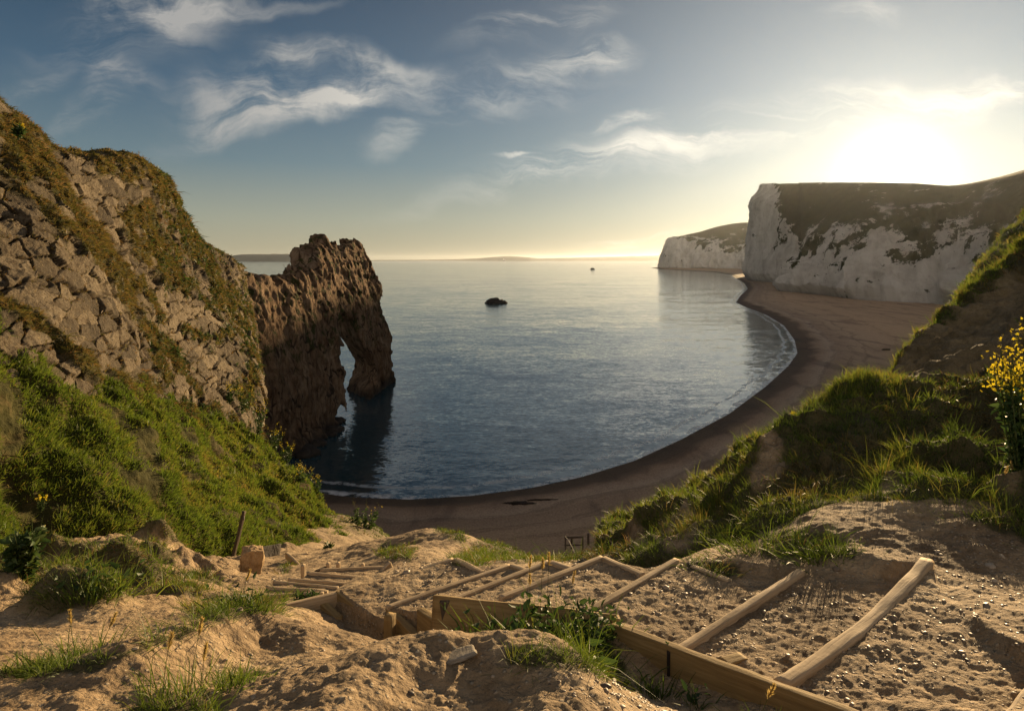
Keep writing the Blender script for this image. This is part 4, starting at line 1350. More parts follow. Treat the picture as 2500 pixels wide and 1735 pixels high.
def build_pebbles(V):
    """loose flints and gravel lying on the treads and in the ditch by the board"""
    sv, sf = icosphere(1)
    px, py = proj(V)
    Y = V[..., 1]
    w = np.zeros(px.shape)
    for st, k in (([(2000, 1640, 90), (2300, 1500, 130), (2480, 1480, 130)], 1.0), ([(1750, 1560, 60), (2000, 1440, 60)], 0.9), ([(1600, 1450, 60), (1700, 1430, 60)], 0.8),
                  ([(1400, 1420, 60)], 0.7), ([(1000, 1440, 70), (1100, 1400, 40)], 0.7), ([(1370, 1660, 30), (1520, 1700, 40), (1650, 1735, 40)], 1.4), ([(900, 1600, 90), (1200, 1640, 160)], 0.16),
                  ([(2480, 1650, 80)], 1.0), ([(700, 1620, 120), (300, 1690, 150)], 0.12), ([(500, 1400, 80), (640, 1390, 60)], 0.15), ([(2300, 1330, 40), (2450, 1400, 60)], 0.6)):
        w = np.maximum(w, k * polymask(px, py, st))
    w *= (Y < 22)
    n = 7500
    p, nr, _ = sample_grid(V, w, n, 1.5)
    r = 0.0055 * np.exp(0.55 * RNG.normal(size=n)) * (np.maximum(p[:, 1], 3) / 4) ** 0.55
    ax = np.stack([r * (0.8 + 0.7 * RNG.random(n)), r * (0.8 + 0.5 * RNG.random(n)), r * (0.45 + 0.35 * RNG.random(n))], 1)
    th = RNG.random(n) * 6.28
    lv = sv[None] * ax[:, None, :] * (1 + 0.18 * RNG.normal(size=(n, len(sv), 1)))
    c, s = np.cos(th)[:, None], np.sin(th)[:, None]
    v = np.stack([lv[..., 0] * c - lv[..., 1] * s, lv[..., 0] * s + lv[..., 1] * c, lv[..., 2]], -1) + p[:, None, :] + [0, 0, 0.0]
    f = (np.arange(n)[:, None, None] * len(sv) + sf[None]).reshape(-1, 3)
    o = link_mesh("gravel", v.reshape(-1, 3), f, M_PEBBLE, True, {'tint': np.repeat(np.clip(0.36 + 0.20 * RNG.normal(size=n), 0, 1), len(sv))})
    tag(o, kind='stuff')


# ------------------------------------------------------------------ timber
def beam(name, a, b, w, h, mat, label=None, cat="timber", group=None, up=(0, 0, 1), rough=0.006, round_=0.3, bend=0.0, seg=26, parent=None, drop=0.0):
    """timber whose top centre line runs a -> b; w wide, h tall, worn edges"""
    a, b = np.asarray(a, float), np.asarray(b, float)
    e = b - a
    L = np.linalg.norm(e)
    e = e / L
    s = unit(np.cross(e, np.asarray(up, float)))
    t = np.cross(s, e)
    rr = min(w, h) * round_
    ring = []
    for cx, cz, a0 in ((w / 2 - rr, -rr, 0), (-w / 2 + rr, -rr, 90), (-w / 2 + rr, -h + rr, 180), (w / 2 - rr, -h + rr, 270)):
        for k in range(4):
            q = math.radians(a0 + 30 * k)
            ring.append((cx + rr * math.cos(q), cz + rr * math.sin(q)))
    ring = np.array(ring)
    m = len(ring)
    xs = np.linspace(0, 1, seg)
    loc = np.zeros((seg, m, 3))
    loc[..., 0] = (xs * L)[:, None]
    loc[..., 1] = ring[None, :, 0]
    loc[..., 2] = ring[None, :, 1]
    seed = RNG.random() * 90
    nz = fbm(loc.reshape(-1, 3) * (2.2, 9, 9) + seed, 3).reshape(seg, m)
    nw = fbm(np.stack([xs * L * 1.1 + seed, xs * 0, xs * 0], 1), 3)
    loc[..., 1] *= 1 + nz * rough / (w * 0.5)
    loc[..., 2] += nz * rough
    loc[..., 2] += (nw * rough * 2.2 - drop * np.sin(xs * math.pi))[:, None]
    loc[..., 1] += (bend * np.sin(xs * math.pi) + nw * rough)[:, None]
    end = np.concatenate([loc[:1].mean(1), loc[-1:].mean(1)])
    v = np.concatenate([loc.reshape(-1, 3), end])
    i = np.arange(seg * m).reshape(seg, m)
    q = np.stack([i[:-1], i[1:], np.roll(i, -1, 1)[1:], np.roll(i, -1, 1)[:-1]], -1).reshape(-1, 4)
    c0 = np.stack([i[0], np.roll(i[0], -1), np.full(m, seg * m)], 1)
    c1 = np.stack([np.roll(i[-1], -1), i[-1], np.full(m, seg * m + 1)], 1)
    o = link_mesh(name, v, [q, c0, c1], mat, True, parent=parent)
    o.matrix_world = __import__('mathutils').Matrix(((e[0], s[0], t[0], a[0]), (e[1], s[1], t[1], a[1]), (e[2], s[2], t[2], a[2]), (0, 0, 0, 1)))
    if label:
        tag(o, label, cat, group)
    return o


def Q(px, py, z):
    return PZ(px, py, CAMZ + z)


def gz(x, y):
    return float(ground(np.array([x]), np.array([y]))[0])


def build_steps():
    labels = ["timber riser cut off by the lower right corner of the picture", "longest thick worn timber riser, its far end standing free by the clay mound",
              "round timber riser whose far end disappears into the grassy clump", "timber riser running from behind the barley ears to the grass edge",
              "timber riser meeting a side timber in a sharp corner below the beach railing", "timber riser just left of the one with the sharp corner, its own corner lower",
              "timber riser ending at the third corner from the grass, above the square peg", "long timber riser sweeping down to the left over the lower flight",
              "thin second timber lying just under the long sweeping riser", "lowest plank of the fan of narrow risers by the clay hump", "second plank up in the fan of narrow risers",
              "third plank up in the fan of narrow risers, slightly bowed", "fourth plank up in the fan of narrow risers", "fifth plank up in the fan, beside the turf-topped tread", "topmost wide plank of the fan, with small pegs behind it"]
    for i, lab in enumerate(labels):
        a, b = riser_pts(i)
        if i < 8:
            w, h = ((0.10, 0.20), (0.10, 0.22), (0.072, 0.20), (0.062, 0.2), (0.060, 0.2), (0.058, 0.2), (0.058, 0.22), (0.062, 0.24))[i]
            beam("step_riser", a, b, w, h, M_WOOD, lab, "step timber", "timber step risers", round_=0.24 if i < 3 else 0.12, rough=0.007 if i < 3 else 0.004, bend=0.05 if i == 1 else 0.0,
                 drop=0.02 if i == 1 else (0.04 if i == 7 else 0.0), seg=40)
        else:
            beam("step_riser", a, b, 0.048, 0.24, M_WOOD, lab, "step timber", "timber step risers", round_=0.2, drop=0.04 if i == 8 else 0)
    for (p, q, z, lab) in (((1474, 1357), (1570, 1400), -3.085, "side timber going right from the highest corner under the beach railing"), ((1344, 1368), (1428, 1398), -3.285, "short side timber going right from the second corner"),
                           ((1250, 1377), (1308, 1398), -3.485, "short half-buried side timber at the third corner"), ((1111, 1361), (1180, 1393), -3.705, "side timber at the leftmost corner beside the sandy hump"),
                           ((1690, 1378), (1782, 1414), -2.90, "half-buried side timber under the grass right of the treads")):
        beam("side_timber", Q(*p, z + 0.02), Q(*q, z + 0.045), 0.07, 0.18, M_WOOD, lab, "step timber", "side timbers of the treads", round_=0.2)
    # boards holding the left side of the treads, seen from behind
    for (p, q, z, w, h, lab, m) in (((829, 1440), (945, 1533), -3.72, 0.09, 0.30, "long side board falling towards the viewer beside the long riser", M_WOOD_TAN),
                                    ((778, 1460), (828, 1504), -3.80, 0.08, 0.40, "short stubby side board, leftmost of the row", M_WOOD_TAN),
                                    ((952, 1484), (1016, 1545), -3.52, 0.08, 0.34, "side board right of the square peg", M_WOOD_TAN),
                                    ((1026, 1482), (1062, 1510), -3.30, 0.08, 0.36, "side board tucked against the tall leaning panel", M_WOOD_TAN)):
        beam("side_board", Q(*p, z), Q(*q, z), w, h, m, lab, "board", "side boards of the steps", round_=0.12)
    # tall leaning panel
    a, b = Q(1062, 1452, -3.0), Q(1508, 1498, -2.74)
    e = empty("retaining_panel", tuple((a + b) / 2), "tall leaning timber panel half hidden by weeds and barley", "timber panel")
    inv = np.array(e.location)
    beam("board", a - inv, b - inv, 0.06, 0.27, M_WOOD_TAN, parent=e, round_=0.1, up=(0.10, 0.35, 1))
    beam("board", a - inv + (0.015, -.02, -0.285), b - inv + (0.015, -.02, -0.285), 0.055, 0.24, M_WOOD_TAN, parent=e, round_=0.1, up=(0.1, 0.35, 1))
    a2 = a - inv + np.array([0.10, -0.07, -0.0])
    beam("batten", a2, a2 + np.array([0.10, -0.10, -0.56]), 0.09, 0.05, M_WOOD_DARK, parent=e, round_=0.1, up=(0, 1, 0.1))
    b2 = b - inv + np.array([-0.03, -0.06, 0.01])
    beam("batten", b2, b2 + np.array([0.04, -0.05, -0.45]), 0.07, 0.05, M_WOOD_TAN, parent=e, round_=0.1, up=(0, 1, 0.1))
    # long stringer board
    a, b = Q(1498, 1519, -2.66), Q(2090, 1739, -2.36)
    b = a + (b - a) * 1.35
    beam("stringer_board", a, b, 0.062, 0.30, M_WOOD_TAN, "long plank edging the nearest treads, running out of the bottom of the picture", "board", round_=0.12, rough=0.004, seg=60)
    # pegs
    def peg(name, px, py, z, h, w, mat, lab, cat, lean=(0, 0, 0), group=None, d=None):
        t = Q(px, py, z)
        bt = t + np.array(lean) - np.array([0, 0, h])
        beam(name, t, bt, w, d or w, mat, lab, cat, group, up=(0.35, 0.9, 0), round_=0.14, seg=10, rough=0.004)
    peg("timber_peg", 958, 1494, -3.42, 0.42, 0.09, M_WOOD_TAN, "thick square peg standing against the side boards", "peg")
    peg("iron_stake", 1632, 1588, -2.60, 0.36, 0.018, M_SEAROCK, "thin dark rod standing against the long plank", "stake")
    peg("timber_peg", 744, 1376, -5.4, 0.30, 0.07, M_WOOD, "small pale peg above the fan of risers, leftmost", "peg")
    peg("timber_peg", 804, 1372, -5.75, 0.32, 0.07, M_WOOD, "small pale peg above the fan, second from left", "peg")
    peg("timber_peg", 829, 1371, -5.85, 0.30, 0.07, M_WOOD, "small pale peg above the fan, third from left", "peg")
    peg("timber_peg", 889, 1374, -5.8, 0.25, 0.06, M_WOOD, "small pale peg above the fan, fourth from left", "peg")
    a = Q(952, 1370, -5.55)
    beam("end_board", a, a + np.array([-0.42, -0.5, -0.28]), 0.07, 0.2, M_WOOD, "tilted sunlit board closing the topmost wide plank of the fan", "board", round_=0.15)
    a = Q(1765, 1612, -2.68)
    beam("wood_block", a, a + np.array([0.16, 0.07, 0.0]), 0.09, 0.10, M_WOOD_TAN, "small wood offcut lying on the tread against the long plank", "offcut", round_=0.1, seg=8)
    # further flight, near the post
    z = -8.6
    for p, q, zz, lab in (((700, 1347), (742, 1388), -9.0, "narrow riser of the upper far flight below the dark plank"), ((754, 1349), (792, 1380), -9.6, "narrow riser of the far flight, second after the dark plank"),
                          ((818, 1357), (848, 1383), -10.0, "narrow riser of the far flight, farthest down"), ((716, 1356), (752, 1349), -9.5, "thin cross timber between the first two far risers")):
        beam("step_riser", Q(*p, zz), Q(*q, zz), 0.09, 0.2, M_WOOD, lab, "step timber", "timber step risers", round_=0.2, seg=12)
    a, b = Q(607, 1341, -9.6), Q(684, 1326, -10.2)
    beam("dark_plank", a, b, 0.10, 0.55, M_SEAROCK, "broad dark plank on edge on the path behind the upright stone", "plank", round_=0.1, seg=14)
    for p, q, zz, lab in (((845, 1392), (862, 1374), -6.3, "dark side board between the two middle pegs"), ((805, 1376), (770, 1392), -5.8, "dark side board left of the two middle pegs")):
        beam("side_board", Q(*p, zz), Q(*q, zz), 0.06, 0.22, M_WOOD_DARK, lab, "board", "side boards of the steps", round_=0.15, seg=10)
    # leaning post
    top = P(599, 1247, 23.4)
    bot = P(573, 1352, 23.0)
    e = empty("leaning_post", tuple(bot), "tall thin dark post leaning to the right at the foot of the grass slope", "post")
    beam("shaft", top - bot, (bot - top) * 0.10, 0.11, 0.11, M_WOOD_DARK, parent=e, up=(0.3, 0.9, 0), round_=0.15, seg=14)
    m = (top - bot) * 0.86
    beam("plate", m + np.array([-0.055, -0.075, 0.06]), m + np.array([0.055, -0.075, 0.06]), 0.02, 0.13, M_PALE, parent=e, round_=0.1, seg=5, rough=0.001)
    # beach railing
    y0 = 91.0
    e = empty("beach_railing", tuple(P(1405, 1330, y0)), "dark timber railing frame on the beach at the foot of the steps", "railing")
    o = np.array(e.location)

    def bar(nm, p, q, yy, w, h, par, org, mat=M_WOOD_DARK):
        beam(nm, P(p[0], p[1], yy) - org, P(q[0], q[1], yy) - org, w, h, mat, parent=par, up=(0, 0.98, 0.2) if abs(p[0] - q[0]) < abs(p[1] - q[1]) else (0, 0, 1), round_=0.12, seg=6, rough=0.004)
    bar("rail", (1378, 1310), (1424, 1308.5), y0, 0.18, 0.22, e, o)
    bar("rail", (1378, 1329), (1424, 1328), y0, 0.16, 0.16, e, o)
    for x in (1380.5, 1422.5):
        bar("post", (x, 1309.5), (x, 1340), y0, 0.2, 0.2, e, o)
    bar("post", (1395.5, 1311), (1395.5, 1338), y0 + 1.5, 0.28, 0.2, e, o)
    beam("beach_post", P(1436, 1301, y0 + 1), P(1436, 1328, y0 + 1), 0.3, 0.3, M_WOOD_DARK, "single stout dark post right of the beach railing", "post", up=(0, 1, 0), seg=6)
    e = empty("stair_handrail", tuple(P(1470, 1310, 88)), "pale sloping handrail with two dark posts at the bank edge above the beach", "handrail")
    o = np.array(e.location)
    bar("rail", (1461, 1303), (1475, 1290), 88, 0.12, 0.14, e, o, M_PALE)
    bar("rail", (1474, 1312), (1482, 1305), 88, 0.10, 0.12, e, o, M_WOOD_DARK)
    for x, y1, y2 in ((1462, 1302, 1322), (1475.5, 1282, 1320), (1481, 1286, 1318)):
        bar("post", (x, y1), (x, y2), 88, 0.18, 0.18, e, o)


def boulder(name, c, r, mat, label, cat, seed, sub=3, amp=0.25, group=None, freq=1.4, boxy=0.0):
    v, f = icosphere(sub)
    if boxy:
        v = v / (np.max(np.abs(v), axis=1, keepdims=True) ** boxy)
    n = fbm(v * freq + seed * 7.7, 4)
    v = v * (1 + amp * n)[:, None] * np.asarray(r, float)
    o = link_mesh(name, v, f, mat, True)
    o.location = tuple(c)
    return tag(o, label, cat, group)


def build_rocks():
    b = P(615, 1385, 17.6)
    o = boulder("standing_stone", b + (0, 0, 0.20), (0.29, 0.22, 0.34), M_STONE, "buff upright stone marker on the path below the leaning post", "stone", 3, 4, 0.12, boxy=0.75)
    o.rotation_euler = (0, 0.08, 0.4)
    o = boulder("rock_slab", on_ground(Q(1122, 1612, -2.14)) + (0, 0, 0.012), (0.085, 0.052, 0.011), M_SLATE, "flat pale broken slab on the near clay hump in front of the panel", "slab", 5, 3, 0.07, boxy=1.0)
    o.rotation_euler = (-0.12, -0.15, 0.35)
    for k, (x, y, r, lab) in enumerate(((1190, 1583, 0.025, "small pale stone in front of the weeds, left one"), (1215, 1582, 0.03, "small pale pointed stone in front of the weeds, right one"))):
        boulder("stone", on_ground(Q(x, y, -2.3)), (r, r, r), M_PALE, lab, "stone", 8 + k, 2, 0.3)
    for x, y, d, r, lab in ((845, 1308, 40, (0.75, 0.45, 0.4), "pale rounded rock at the dark foot of the grass slope"), (934, 1344, 44, (0.9, 0.7, 0.5), "flat pale rock beside the path, left of the sandy hump"),
                            (950, 1341, 45, (0.8, 0.5, 0.45), "grey rock behind the flat pale one beside the path")):
        boulder("rock", P(x, y, d), r, M_PALE, lab, "rock", x, 3, 0.25)
    # rocks in the sea
    c = PZ(1212, 740, 0)
    v, f = icosphere(4)
    prof = np.interp(v[:, 0], [-1, -.75, -.5, 0.1, 0.3, 0.42, 0.55, 0.7, 0.8, 1], [0.1, 0.8, 1.0, .95, .62, .85, .6, .8, .5, 0.1])
    n = fbm(v * 3.1 + 3, 4)
    r = 1 + 0.16 * n
    v = v * r[:, None] * (12.5, 8, 1)
    v[:, 2] *= 6.2 * prof
    o = link_mesh("sea_rock", v, f, M_SEAROCK, True)
    o.location = tuple(c - (0, 0, 0.6))
    tag(o, "low dark rock in the middle of the bay", "sea rock")
    c = PZ(1446, 658, 0)
    boulder("sea_rock", c, (11, 9, 7), M_SEAROCK, "tiny dark rock tip far out near the chalk headland", "sea rock", 21, 3, 0.3)
    c = PZ(862, 936, 0)
    # boulders at the foot of the arch
    rr = random.Random(5)
    for k in range(16):
        t = k / 15
        x, y = 742 + 92 * t + rr.uniform(-8, 8), 1112 - 80 * t + rr.uniform(-6, 6)
        p = PZ(x, y, 0)
        s = rr.uniform(0.7, 1.9)
        boulder("shore_boulder", p + (0, 0, 0.2), (s * 1.3, s, s * 0.8), M_SEAROCK, "wet dark boulder at the waterline below the arch's near wall", "boulder", k * 3.1, 2, 0.35, "wet boulders at the foot of the arch")
    # seaweed on the beach
    for x, y, a, b, lab in ((1268, 1229, 2.6, 0.8, "dark clump of seaweed on the beach, larger left one"), (1330, 1222, 3.0, 0.35, "dark streak of seaweed on the beach, thin right one")):
        p = P(x, y, (CAMZ - 2.0) * F / (y - HZ))
        sd = shore_dist(np.array([p[0]]), np.array([p[1]]))[0]
        boulder("seaweed_heap", p + (0, 0, 0.0), (a, b, 0.30), M_WEED, lab, "seaweed", x, 3, 0.45, freq=3.0)
    p = P(2163, 853, (CAMZ - 4.0) * F / (853 - HZ))
    o = boulder("driftwood", p, (1.8, 0.4, 0.5), M_WOOD_DARK, "dark piece of driftwood on the beach behind the bank", "driftwood", 4, 3, 0.5, freq=2.0)
    # ship on the horizon
    c = PZ(1231, 637.2, 0)
    e = empty("ship", tuple(c), "white ship on the horizon below the low hill", "ship")

    def box(nm, x0, x1, y0, y1, z0, z1, mat, tp=0.0):
        v = np.array([(x0 + tp, y0, z0), (x1 - tp, y0, z0), (x1 - tp, y1, z0), (x0 + tp, y1, z0), (x0, y0, z1), (x1, y0, z1), (x1, y1, z1), (x0, y1, z1)], float)
        f = np.array([(0, 3, 2, 1), (4, 5, 6, 7), (0, 1, 5, 4), (1, 2, 6, 5), (2, 3, 7, 6), (3, 0, 4, 7)])
        return link_mesh(nm, v, f, mat, False, parent=e)
    box("hull", -48, 48, -12, 12, -2, 26, M_SHIPD, 6)
    box("superstructure", -36, 34, -10, 10, 26.1, 58, M_SHIPW)
    box("bridge", -30, -8, -9, 9, 58.1, 74, M_SHIPW)
    box("funnel", 12, 22, -5, 5, 58.1, 80, M_SHIPD)


# ------------------------------------------------------------------ plants
def tube_np(p, r0, r1, n=5):
    p = np.asarray(p, float)
    m = len(p)
    d = unit(np.gradient(p, axis=0))
    s = unit(np.cross(d, (0.13, 0.2, 1.0)))
    t = np.cross(d, s)
    r = np.linspace(r0, r1, m)[:, None, None]
    a = np.arange(n) * 2 * math.pi / n
    v = p[:, None, :] + r * (np.cos(a)[None, :, None] * s[:, None, :] + np.sin(a)[None, :, None] * t[:, None, :])
    i = np.arange(m * n).reshape(m, n)
    f = np.stack([i[:-1], i[1:], np.roll(i, -1, 1)[1:], np.roll(i, -1, 1)[:-1]], -1).reshape(-1, 4)
    return v.reshape(-1, 3), f


def join(parts):
    vs, fs, k = [], [], 0
    for v, f in parts:
        vs.append(v)
        fs.append(f + k)
        k += len(v)
    return np.concatenate(vs), np.concatenate(fs)


def leaf_mesh(name, p, d, L, w, mat, parent, fold=0.25):
    """broad pointed leaves: base p, direction d"""
    n = len(p)
    side = unit(np.cross(d, RNG.normal(size=(n, 3))))
    nr = np.cross(side, d)
    L, w = L[:, None], w[:, None]
    q = [p, p + d * L * .35 + side * w * .5 + nr * w * fold, p + d * L * .4, p + d * L * .35 - side * w * .5 + nr * w * fold, p + d * L * 0.75 + side * w * .32 - nr * L * .08 + nr * w * fold,
         p + d * L * .75 - nr * L * .1, p + d * L * 0.75 - side * w * .32 - nr * L * .08 + nr * w * fold, p + d * L * .98 - nr * L * .22]
    v = np.stack(q, 1).reshape(-1, 3)
    b = np.arange(n)[:, None] * 8
    f4 = np.concatenate([b + [1, 4, 5, 2], b + [2, 5, 6, 3]])
    f3 = np.concatenate([b + [0, 1, 2], b + [0, 2, 3], b + [4, 7, 5], b + [5, 7, 6]])
    return link_mesh(name, v, [f4, f3], mat, True, {'tint': np.repeat(np.clip(RNG.normal(0.5, .25, n), 0, 1), 8)}, parent)


def flower_plant(base, H, spread, nst, nfl, fl, label, leaf=0.06, group=None, seed=0, nleaf=120, low=0.0, cat="flowering plant", name="yellow_flower_plant"):
    """stems branching from the base, leaves below, heads of small four-petalled yellow flowers above"""
    r = np.random.default_rng(seed)
    e = empty(name, tuple(base), label, cat, group)
    parts, tips, lp, ld = [], [], [], []
    for k in range(nst):
        a = r.random() * 6.28
        q = r.random() ** 0.6 * spread
        top = np.array([math.cos(a) * q, math.sin(a) * q * 0.7, H * (0.7 + 0.32 * r.random())])
        b0 = np.array([r.normal() * .05, r.normal() * .05, -0.05]) * spread * 2
        b0[2] = -0.05
        m = (b0 + top) / 2 + r.normal(size=3) * spread * 0.12
        t = np.linspace(0, 1, 8)[:, None]
        pts = (1 - t) ** 2 * b0 + 2 * t * (1 - t) * m + t * t * top
        parts.append(tube_np(pts, 0.006 * H + .002, 0.002 * H + .001, 5))
        for _ in range(int(nleaf / nst)):
            u = low + (0.78 - low) * r.random()
            j = u * 7
            p = pts[int(j)] * (1 - j % 1) + pts[min(int(j) + 1, 7)] * (j % 1)
            lp.append(p)
            ld.append(r.normal(size=3) * (1, 1, .5) + (0, 0, .35))
        tips.append((pts, top))
    v, f = join(parts)
    link_mesh("stem", v, f, M_STEM, True, parent=e)
    lp, ld = np.array(lp), unit(np.array(ld))
    n = len(lp)
    L = leaf * (0.5 + r.random(n))
    leaf_mesh("foliage", lp, ld, L, L * 0.42, M_LEAF, e)
    fp, fd = [], []
    for _ in range(nfl):
        pts, top = tips[r.integers(len(tips))]
        u = 0.62 + 0.42 * r.random() ** 0.8
        p = pts[-1] * min(u, 1) + pts[4] * max(0, 1 - u) if u < 1 else top + (0, 0, (u - 1) * H * .5)
        fp.append(p + r.normal(size=3) * H * 0.035)
        fd.append(r.normal(size=3) + (0, -0.4, 0.5))
    fp, fd = np.array(fp), unit(np.array(fd))
    m = len(fp)
    s = unit(np.cross(fd, r.normal(size=(m, 3))))
    t = np.cross(fd, s)
    V, Fq = [], []
    for k in range(4):
        a = k * math.pi / 2
        dr = s * math.cos(a) + t * math.sin(a)
        pr = np.cross(fd, dr)
        sz = fl * (0.7 + 0.6 * r.random((m, 1)))
        V += [fp, fp + dr * sz * .6 + pr * sz * .38 + fd * sz * .2, fp + dr * sz + fd * sz * .1, fp + dr * sz * .6 - pr * sz * .38 + fd * sz * .2]
    v = np.stack(V, 1).reshape(-1, 3)
    b = np.arange(m)[:, None] * 16
    f = np.concatenate([b + [k * 4, k * 4 + 1, k * 4 + 2, k * 4 + 3] for k in range(4)])
    link_mesh("blossoms", v, f, M_YELLOW, True, {'tint': np.repeat(np.clip(r.normal(.5, .25, m), 0, 1), 16)}, e)
    return e


def weed(base, H, nb, spread, label, seed, ears=0, leafy=0, width=0.012, cat="weed clump", name="weed_clump", lean=(0, 0, 0), tint=0.3, leafsize=.09, mat=None, snap=True):
    r = np.random.default_rng(seed)
    base = on_ground(base) if snap else base
    e = empty(name, tuple(base), label, cat)
    p = np.stack([r.normal(size=nb) * spread * .5, r.normal(size=nb) * spread * .3, np.full(nb, -.02)], 1)
    d = unit(np.stack([p[:, 0] / spread * .5 + r.normal(size=nb) * .22, p[:, 1] / spread * .3 + r.normal(size=nb) * .22, np.ones(nb)], 1) + np.array(lean))
    L = H * (0.45 + 0.6 * r.random(nb))
    side = unit(np.cross(d, r.normal(size=(nb, 3))))
    dr = d * (1, 1, 0) * .6 + r.normal(size=(nb, 3)) * .12 - (0, 0, .15)
    o = blade_mesh("foliage", p, d, side, L, np.full(nb, width) * (0.7 + .6 * r.random(nb)), dr, np.clip(r.normal(tint - 0.12, .15, nb), 0, 1), mat or M_BLADE)
    o.parent = e
    if leafy:
        q = np.stack([r.normal(size=leafy) * spread * .5, r.normal(size=leafy) * spread * .35, H * .8 * r.random(leafy) ** 1.3], 1)
        dd = unit(r.normal(size=(leafy, 3)) * (1, 1, .5) + (0, 0, .3))
        ll = leafsize * (0.5 + r.random(leafy))
        leaf_mesh("foliage", q, dd, ll, ll * .42, M_LEAF, e)
    for k in range(ears):
        x = (k + .5) / ears * 2 - 1
        b0 = np.array([x * spread * .6, r.normal() * .05, 0])
        tp = b0 + np.array([r.normal() * .05 + .03 * x, r.normal() * .03, H * (0.95 + .3 * r.random())])
        t = np.linspace(0, 1, 6)[:, None]
        pts = b0 + (tp - b0) * t + np.array([0.03, 0, 0]) * t * t
        v, f = tube_np(pts, .0025, .0015, 4)
        sm = link_mesh("stalk", v, f, M_STEM, True, parent=e)
        # bristly ear
        m = 110
        u = r.random(m)
        ax = unit(pts[-1] - pts[-2] + np.array([0.15 * r.normal(), 0, 0]) * .02)
        q = pts[-1] + ax * (u[:, None] * 0.085 - .01)
        dd = unit(ax + r.normal(size=(m, 3)) * .30)
        sd = unit(np.cross(dd, r.normal(size=(m, 3))))
        er = blade_mesh("ear", q, dd, sd, .045 * (1 - .4 * u), np.full(m, .0042), dd * 0, np.clip(r.normal(.5, .25, m), 0, 1), M_EAR)
        er.parent = sm
    return e


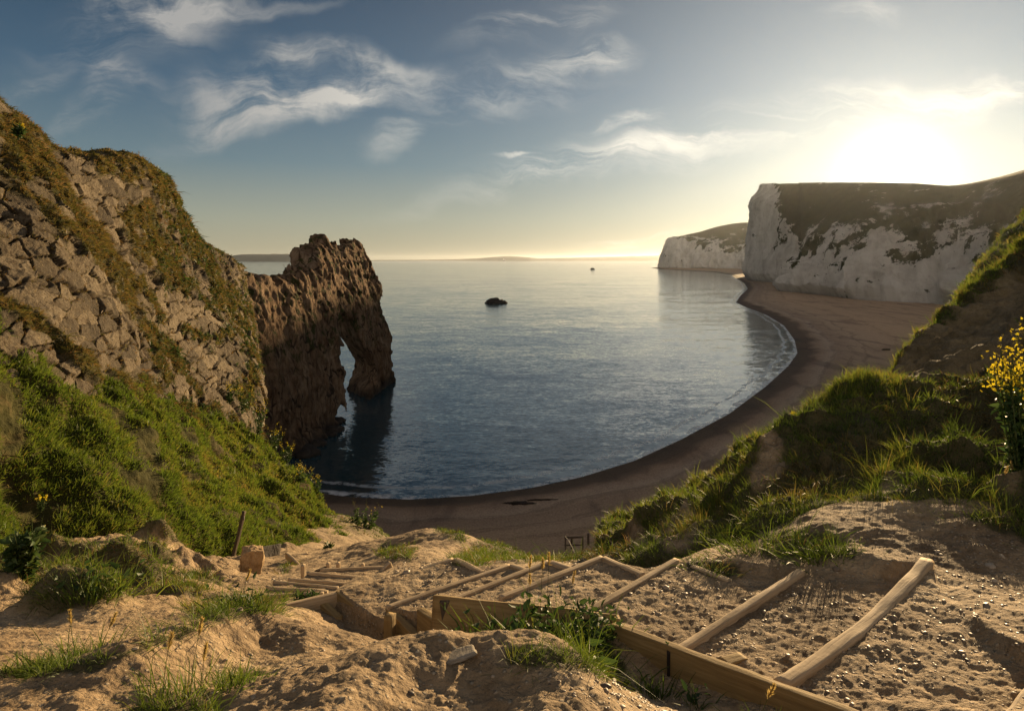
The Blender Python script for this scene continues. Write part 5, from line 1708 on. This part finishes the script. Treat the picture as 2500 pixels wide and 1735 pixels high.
def build_plants():
    flower_plant(P(2500, 1225, 7.0), 1.85, 0.34, 18, 560, 0.017, "tall yellow-flowered plant at the right edge of the picture, on the bank", 0.10, seed=1, nleaf=900)
    flower_plant(P(1938, 1070, 12.6), 0.52, 0.12, 6, 130, 0.016, "small yellow-flowered sprig against the beach on the grassy bank's edge", 0.07, seed=2, nleaf=80)
    flower_plant(P(1895, 1115, 12.4), 0.35, 0.22, 7, 90, 0.014, "short pale-yellow sprig low on the bank's edge, just left of the taller one", 0.06, seed=3, nleaf=70)
    spots = [((632, 1062), 46, 2.6, "tallest yellow wild flowers on the slope's skyline, beside the dark arch wall"), ((590, 1010), 46, 2.0, "yellow wild flowers where the slope's skyline meets the pale blocks"),
             ((668, 1100), 47, 1.9, "yellow wild flowers on the skyline just below the tallest ones"), ((700, 1130), 47, 1.5, "thin yellow wild flowers halfway down the slope's skyline"),
             ((745, 1190), 47.5, 1.8, "bushy yellow wild flowers on the skyline above the dark cove water"), ((772, 1210), 47.8, 1.6, "lowest yellow wild flowers on the skyline before the slope turns dark"),
             ((560, 985), 45, 1.4, "small yellow flowers under the pale rock blocks at the slope's top"), ((735, 1180), 44, 1.2, "faint yellow flowers just inside the skyline above the cove"),
             ((890, 1325), 40, 2.6, "dark leafy bush with few yellow flowers at the shaded foot of the slope"), ((100, 1245), 15.5, 0.35, "tiny orange-yellow flowers on the green slope at the left"),
             ((44, 335), 28.3, 0.6, "yellow flowers high on the grassy band at the top left"), ((700, 1230), 42, 1.0, "few yellow flowers low on the slope")]
    for k, ((x, y), d, h, lab) in enumerate(spots):
        flower_plant(P(x, y, d), h, h * .42, 9, 80 if k != 8 else 30, 0.027 * max(1, d / 46) if d > 20 else .018, lab, 0.20 if d > 20 else .06, seed=20 + k, nleaf=160 if k != 8 else 700, low=.1)
    # leafy plants
    e = flower_plant(on_ground(P(55, 1470, 8.6)), 0.75, 0.42, 22, 3, 0.01, "dark glossy leafy bush at the left edge on the sandy ground", 0.13, seed=50, nleaf=700, cat="leafy bush", name="leafy_bush")
    flower_plant(on_ground(P(800, 1362, 26)), 0.5, .3, 8, 2, .01, "small green plant beside the rounded clay lump on the path", .16, seed=51, nleaf=90, cat="leafy plant", name="leafy_plant")
    flower_plant(on_ground(P(742, 1487, 7.4)), 0.26, .22, 9, 2, .008, "small leafy plant in the hollow below the second timber", .07, seed=52, nleaf=160, cat="leafy plant", name="leafy_plant")
    flower_plant(on_ground(P(616, 1350, 18.2)), 0.28, .16, 7, 1, .01, "little green plant behind the upright stone", .10, seed=53, nleaf=60, cat="leafy plant", name="leafy_plant")
    # weeds before the panel
    z = -2.62
    weed(Q(1215, 1600, -3.12), .55, 150, .30, "clump of tall dark grass in front of the leaning panel, left part", 60, 0, 90, .014)
    weed(Q(1320, 1610, -3.02), .60, 140, .26, "clump of leafy weeds with pale barley ears before the panel", 61, 5, 120, .012, tint=.4)
    weed(Q(1440, 1610, -2.90), .42, 70, .22, "bushy weed with small glossy leaves at the panel's right end", 62, 0, 420, .010, leafsize=.06)
    weed(Q(1250, 1600, -2.66), .26, 120, .40, "dark low grass on the ditch edge under the weeds", 63, 0, 60, .012, tint=.2)
    weed(Q(1400, 1620, -2.60), .22, 150, .34, "dark drooping grass hanging below the bushy weed", 64, 0, 40, .010, tint=.15)
    weed(Q(1595, 1665, -2.62), .20, 90, .12, "dark grass tuft against the long plank, left of the iron rod", 65, 0, 0, .007, tint=.1)
    weed(Q(1700, 1690, -2.55), .18, 22, .08, "sparse dark sprig against the middle of the long plank", 66, 0, 14, .007, tint=.1, leafsize=.06)
    weed(Q(1860, 1752, -2.46), .16, 50, .16, "dark tuft at the bottom edge against the long plank", 67, 1, 0, .006, tint=.1)
    weed(Q(1633, 1580, -2.60), .035, 10, .03, "tiny green sprig on top of the iron rod by the plank", 68, 0, 10, .004, tint=.6, leafsize=.03, snap=False)
    # near grass tufts on the clay
    weed(Q(455, 1752, -2.36), .24, 170, .30, "spiky grass tuft at the bottom edge, left of the near clay hump", 70, 3, 0, .006, tint=.45)
    weed(Q(110, 1655, -2.66), .20, 140, .22, "spreading grass tuft on the left near the bottom corner", 71, 0, 0, .006, tint=.4)
    weed(Q(215, 1650, -2.62), .20, 150, .24, "grass tuft right of the spreading one near the bottom left", 72, 2, 0, .006, tint=.4)
    weed(Q(575, 1690, -2.30), .15, 110, .14, "grass tuft in the shaded hollow between the two clay humps", 73, 0, 0, .006, tint=.35)
    weed(Q(590, 1500, -2.74), .17, 170, .26, "dark grass cap on top of the left clay hump", 74, 1, 40, .007, tint=.25, leafsize=.05)
    weed(Q(235, 1485, -3.55), .38, 260, .40, "dark grass hanging over the round tussock at the left", 75, 0, 60, .010, tint=.35)
    weed(Q(2010, 1352, -2.66), .24, 240, .34, "dark grass fringe overhanging the clay bank above the second riser", 76, 0, 0, .007, tint=.3, lean=(-.25, -.2, -.3))
    weed(Q(1840, 1345, -2.85), .22, 240, .34, "grass fringe on the curved edge left of the clay mound", 77, 0, 0, .007, tint=.4, lean=(-.25, -.15, -.3))
    weed(Q(2440, 1240, -2.6), .30, 160, .40, "long bent grass right of the clay mound, at the right edge", 78, 2, 0, .006, tint=.45, lean=(-.3, -.1, -.2))
    weed(Q(2330, 1205, -2.7), .28, 130, .30, "long bent grass just behind the clay mound's right shoulder", 79, 0, 0, .006, tint=.45, lean=(-.35, 0, -.2))

# ------------------------------------------------------------------ build
build_sea()
build_beach()
build_chalk()
build_far_land()
build_left_hill()
build_arch()
build_left_slope()
build_right_bank()
GV = build_ground()
build_pebbles(GV)
build_steps()
build_rocks()
build_plants()


def build_haze():
    m = bpy.data.materials.new("air")
    m.use_nodes = True
    t = NT(m.node_tree)
    v = t.n('ShaderNodeVolumePrincipled')
    v.inputs['Color'].default_value = (0.80, 0.86, 0.95, 1)
    v.inputs['Density'].default_value = 0.85e-5
    v.inputs['Anisotropy'].default_value = 0.72
    o = t.n('ShaderNodeOutputMaterial')
    t.t.links.new(v.outputs[0], o.inputs['Volume'])
    a, b = np.array([-68000., -300., -45.]), np.array([68000., 46000., 300.])
    c = np.array([(x, y, z) for x in (a[0], b[0]) for y in (a[1], b[1]) for z in (a[2], b[2])])
    f = np.array([(0, 1, 3, 2), (4, 6, 7, 5), (0, 4, 5, 1), (2, 3, 7, 6), (0, 2, 6, 4), (1, 5, 7, 3)])
    tag(link_mesh("haze", c, f, m, False), kind='stuff')


build_haze()
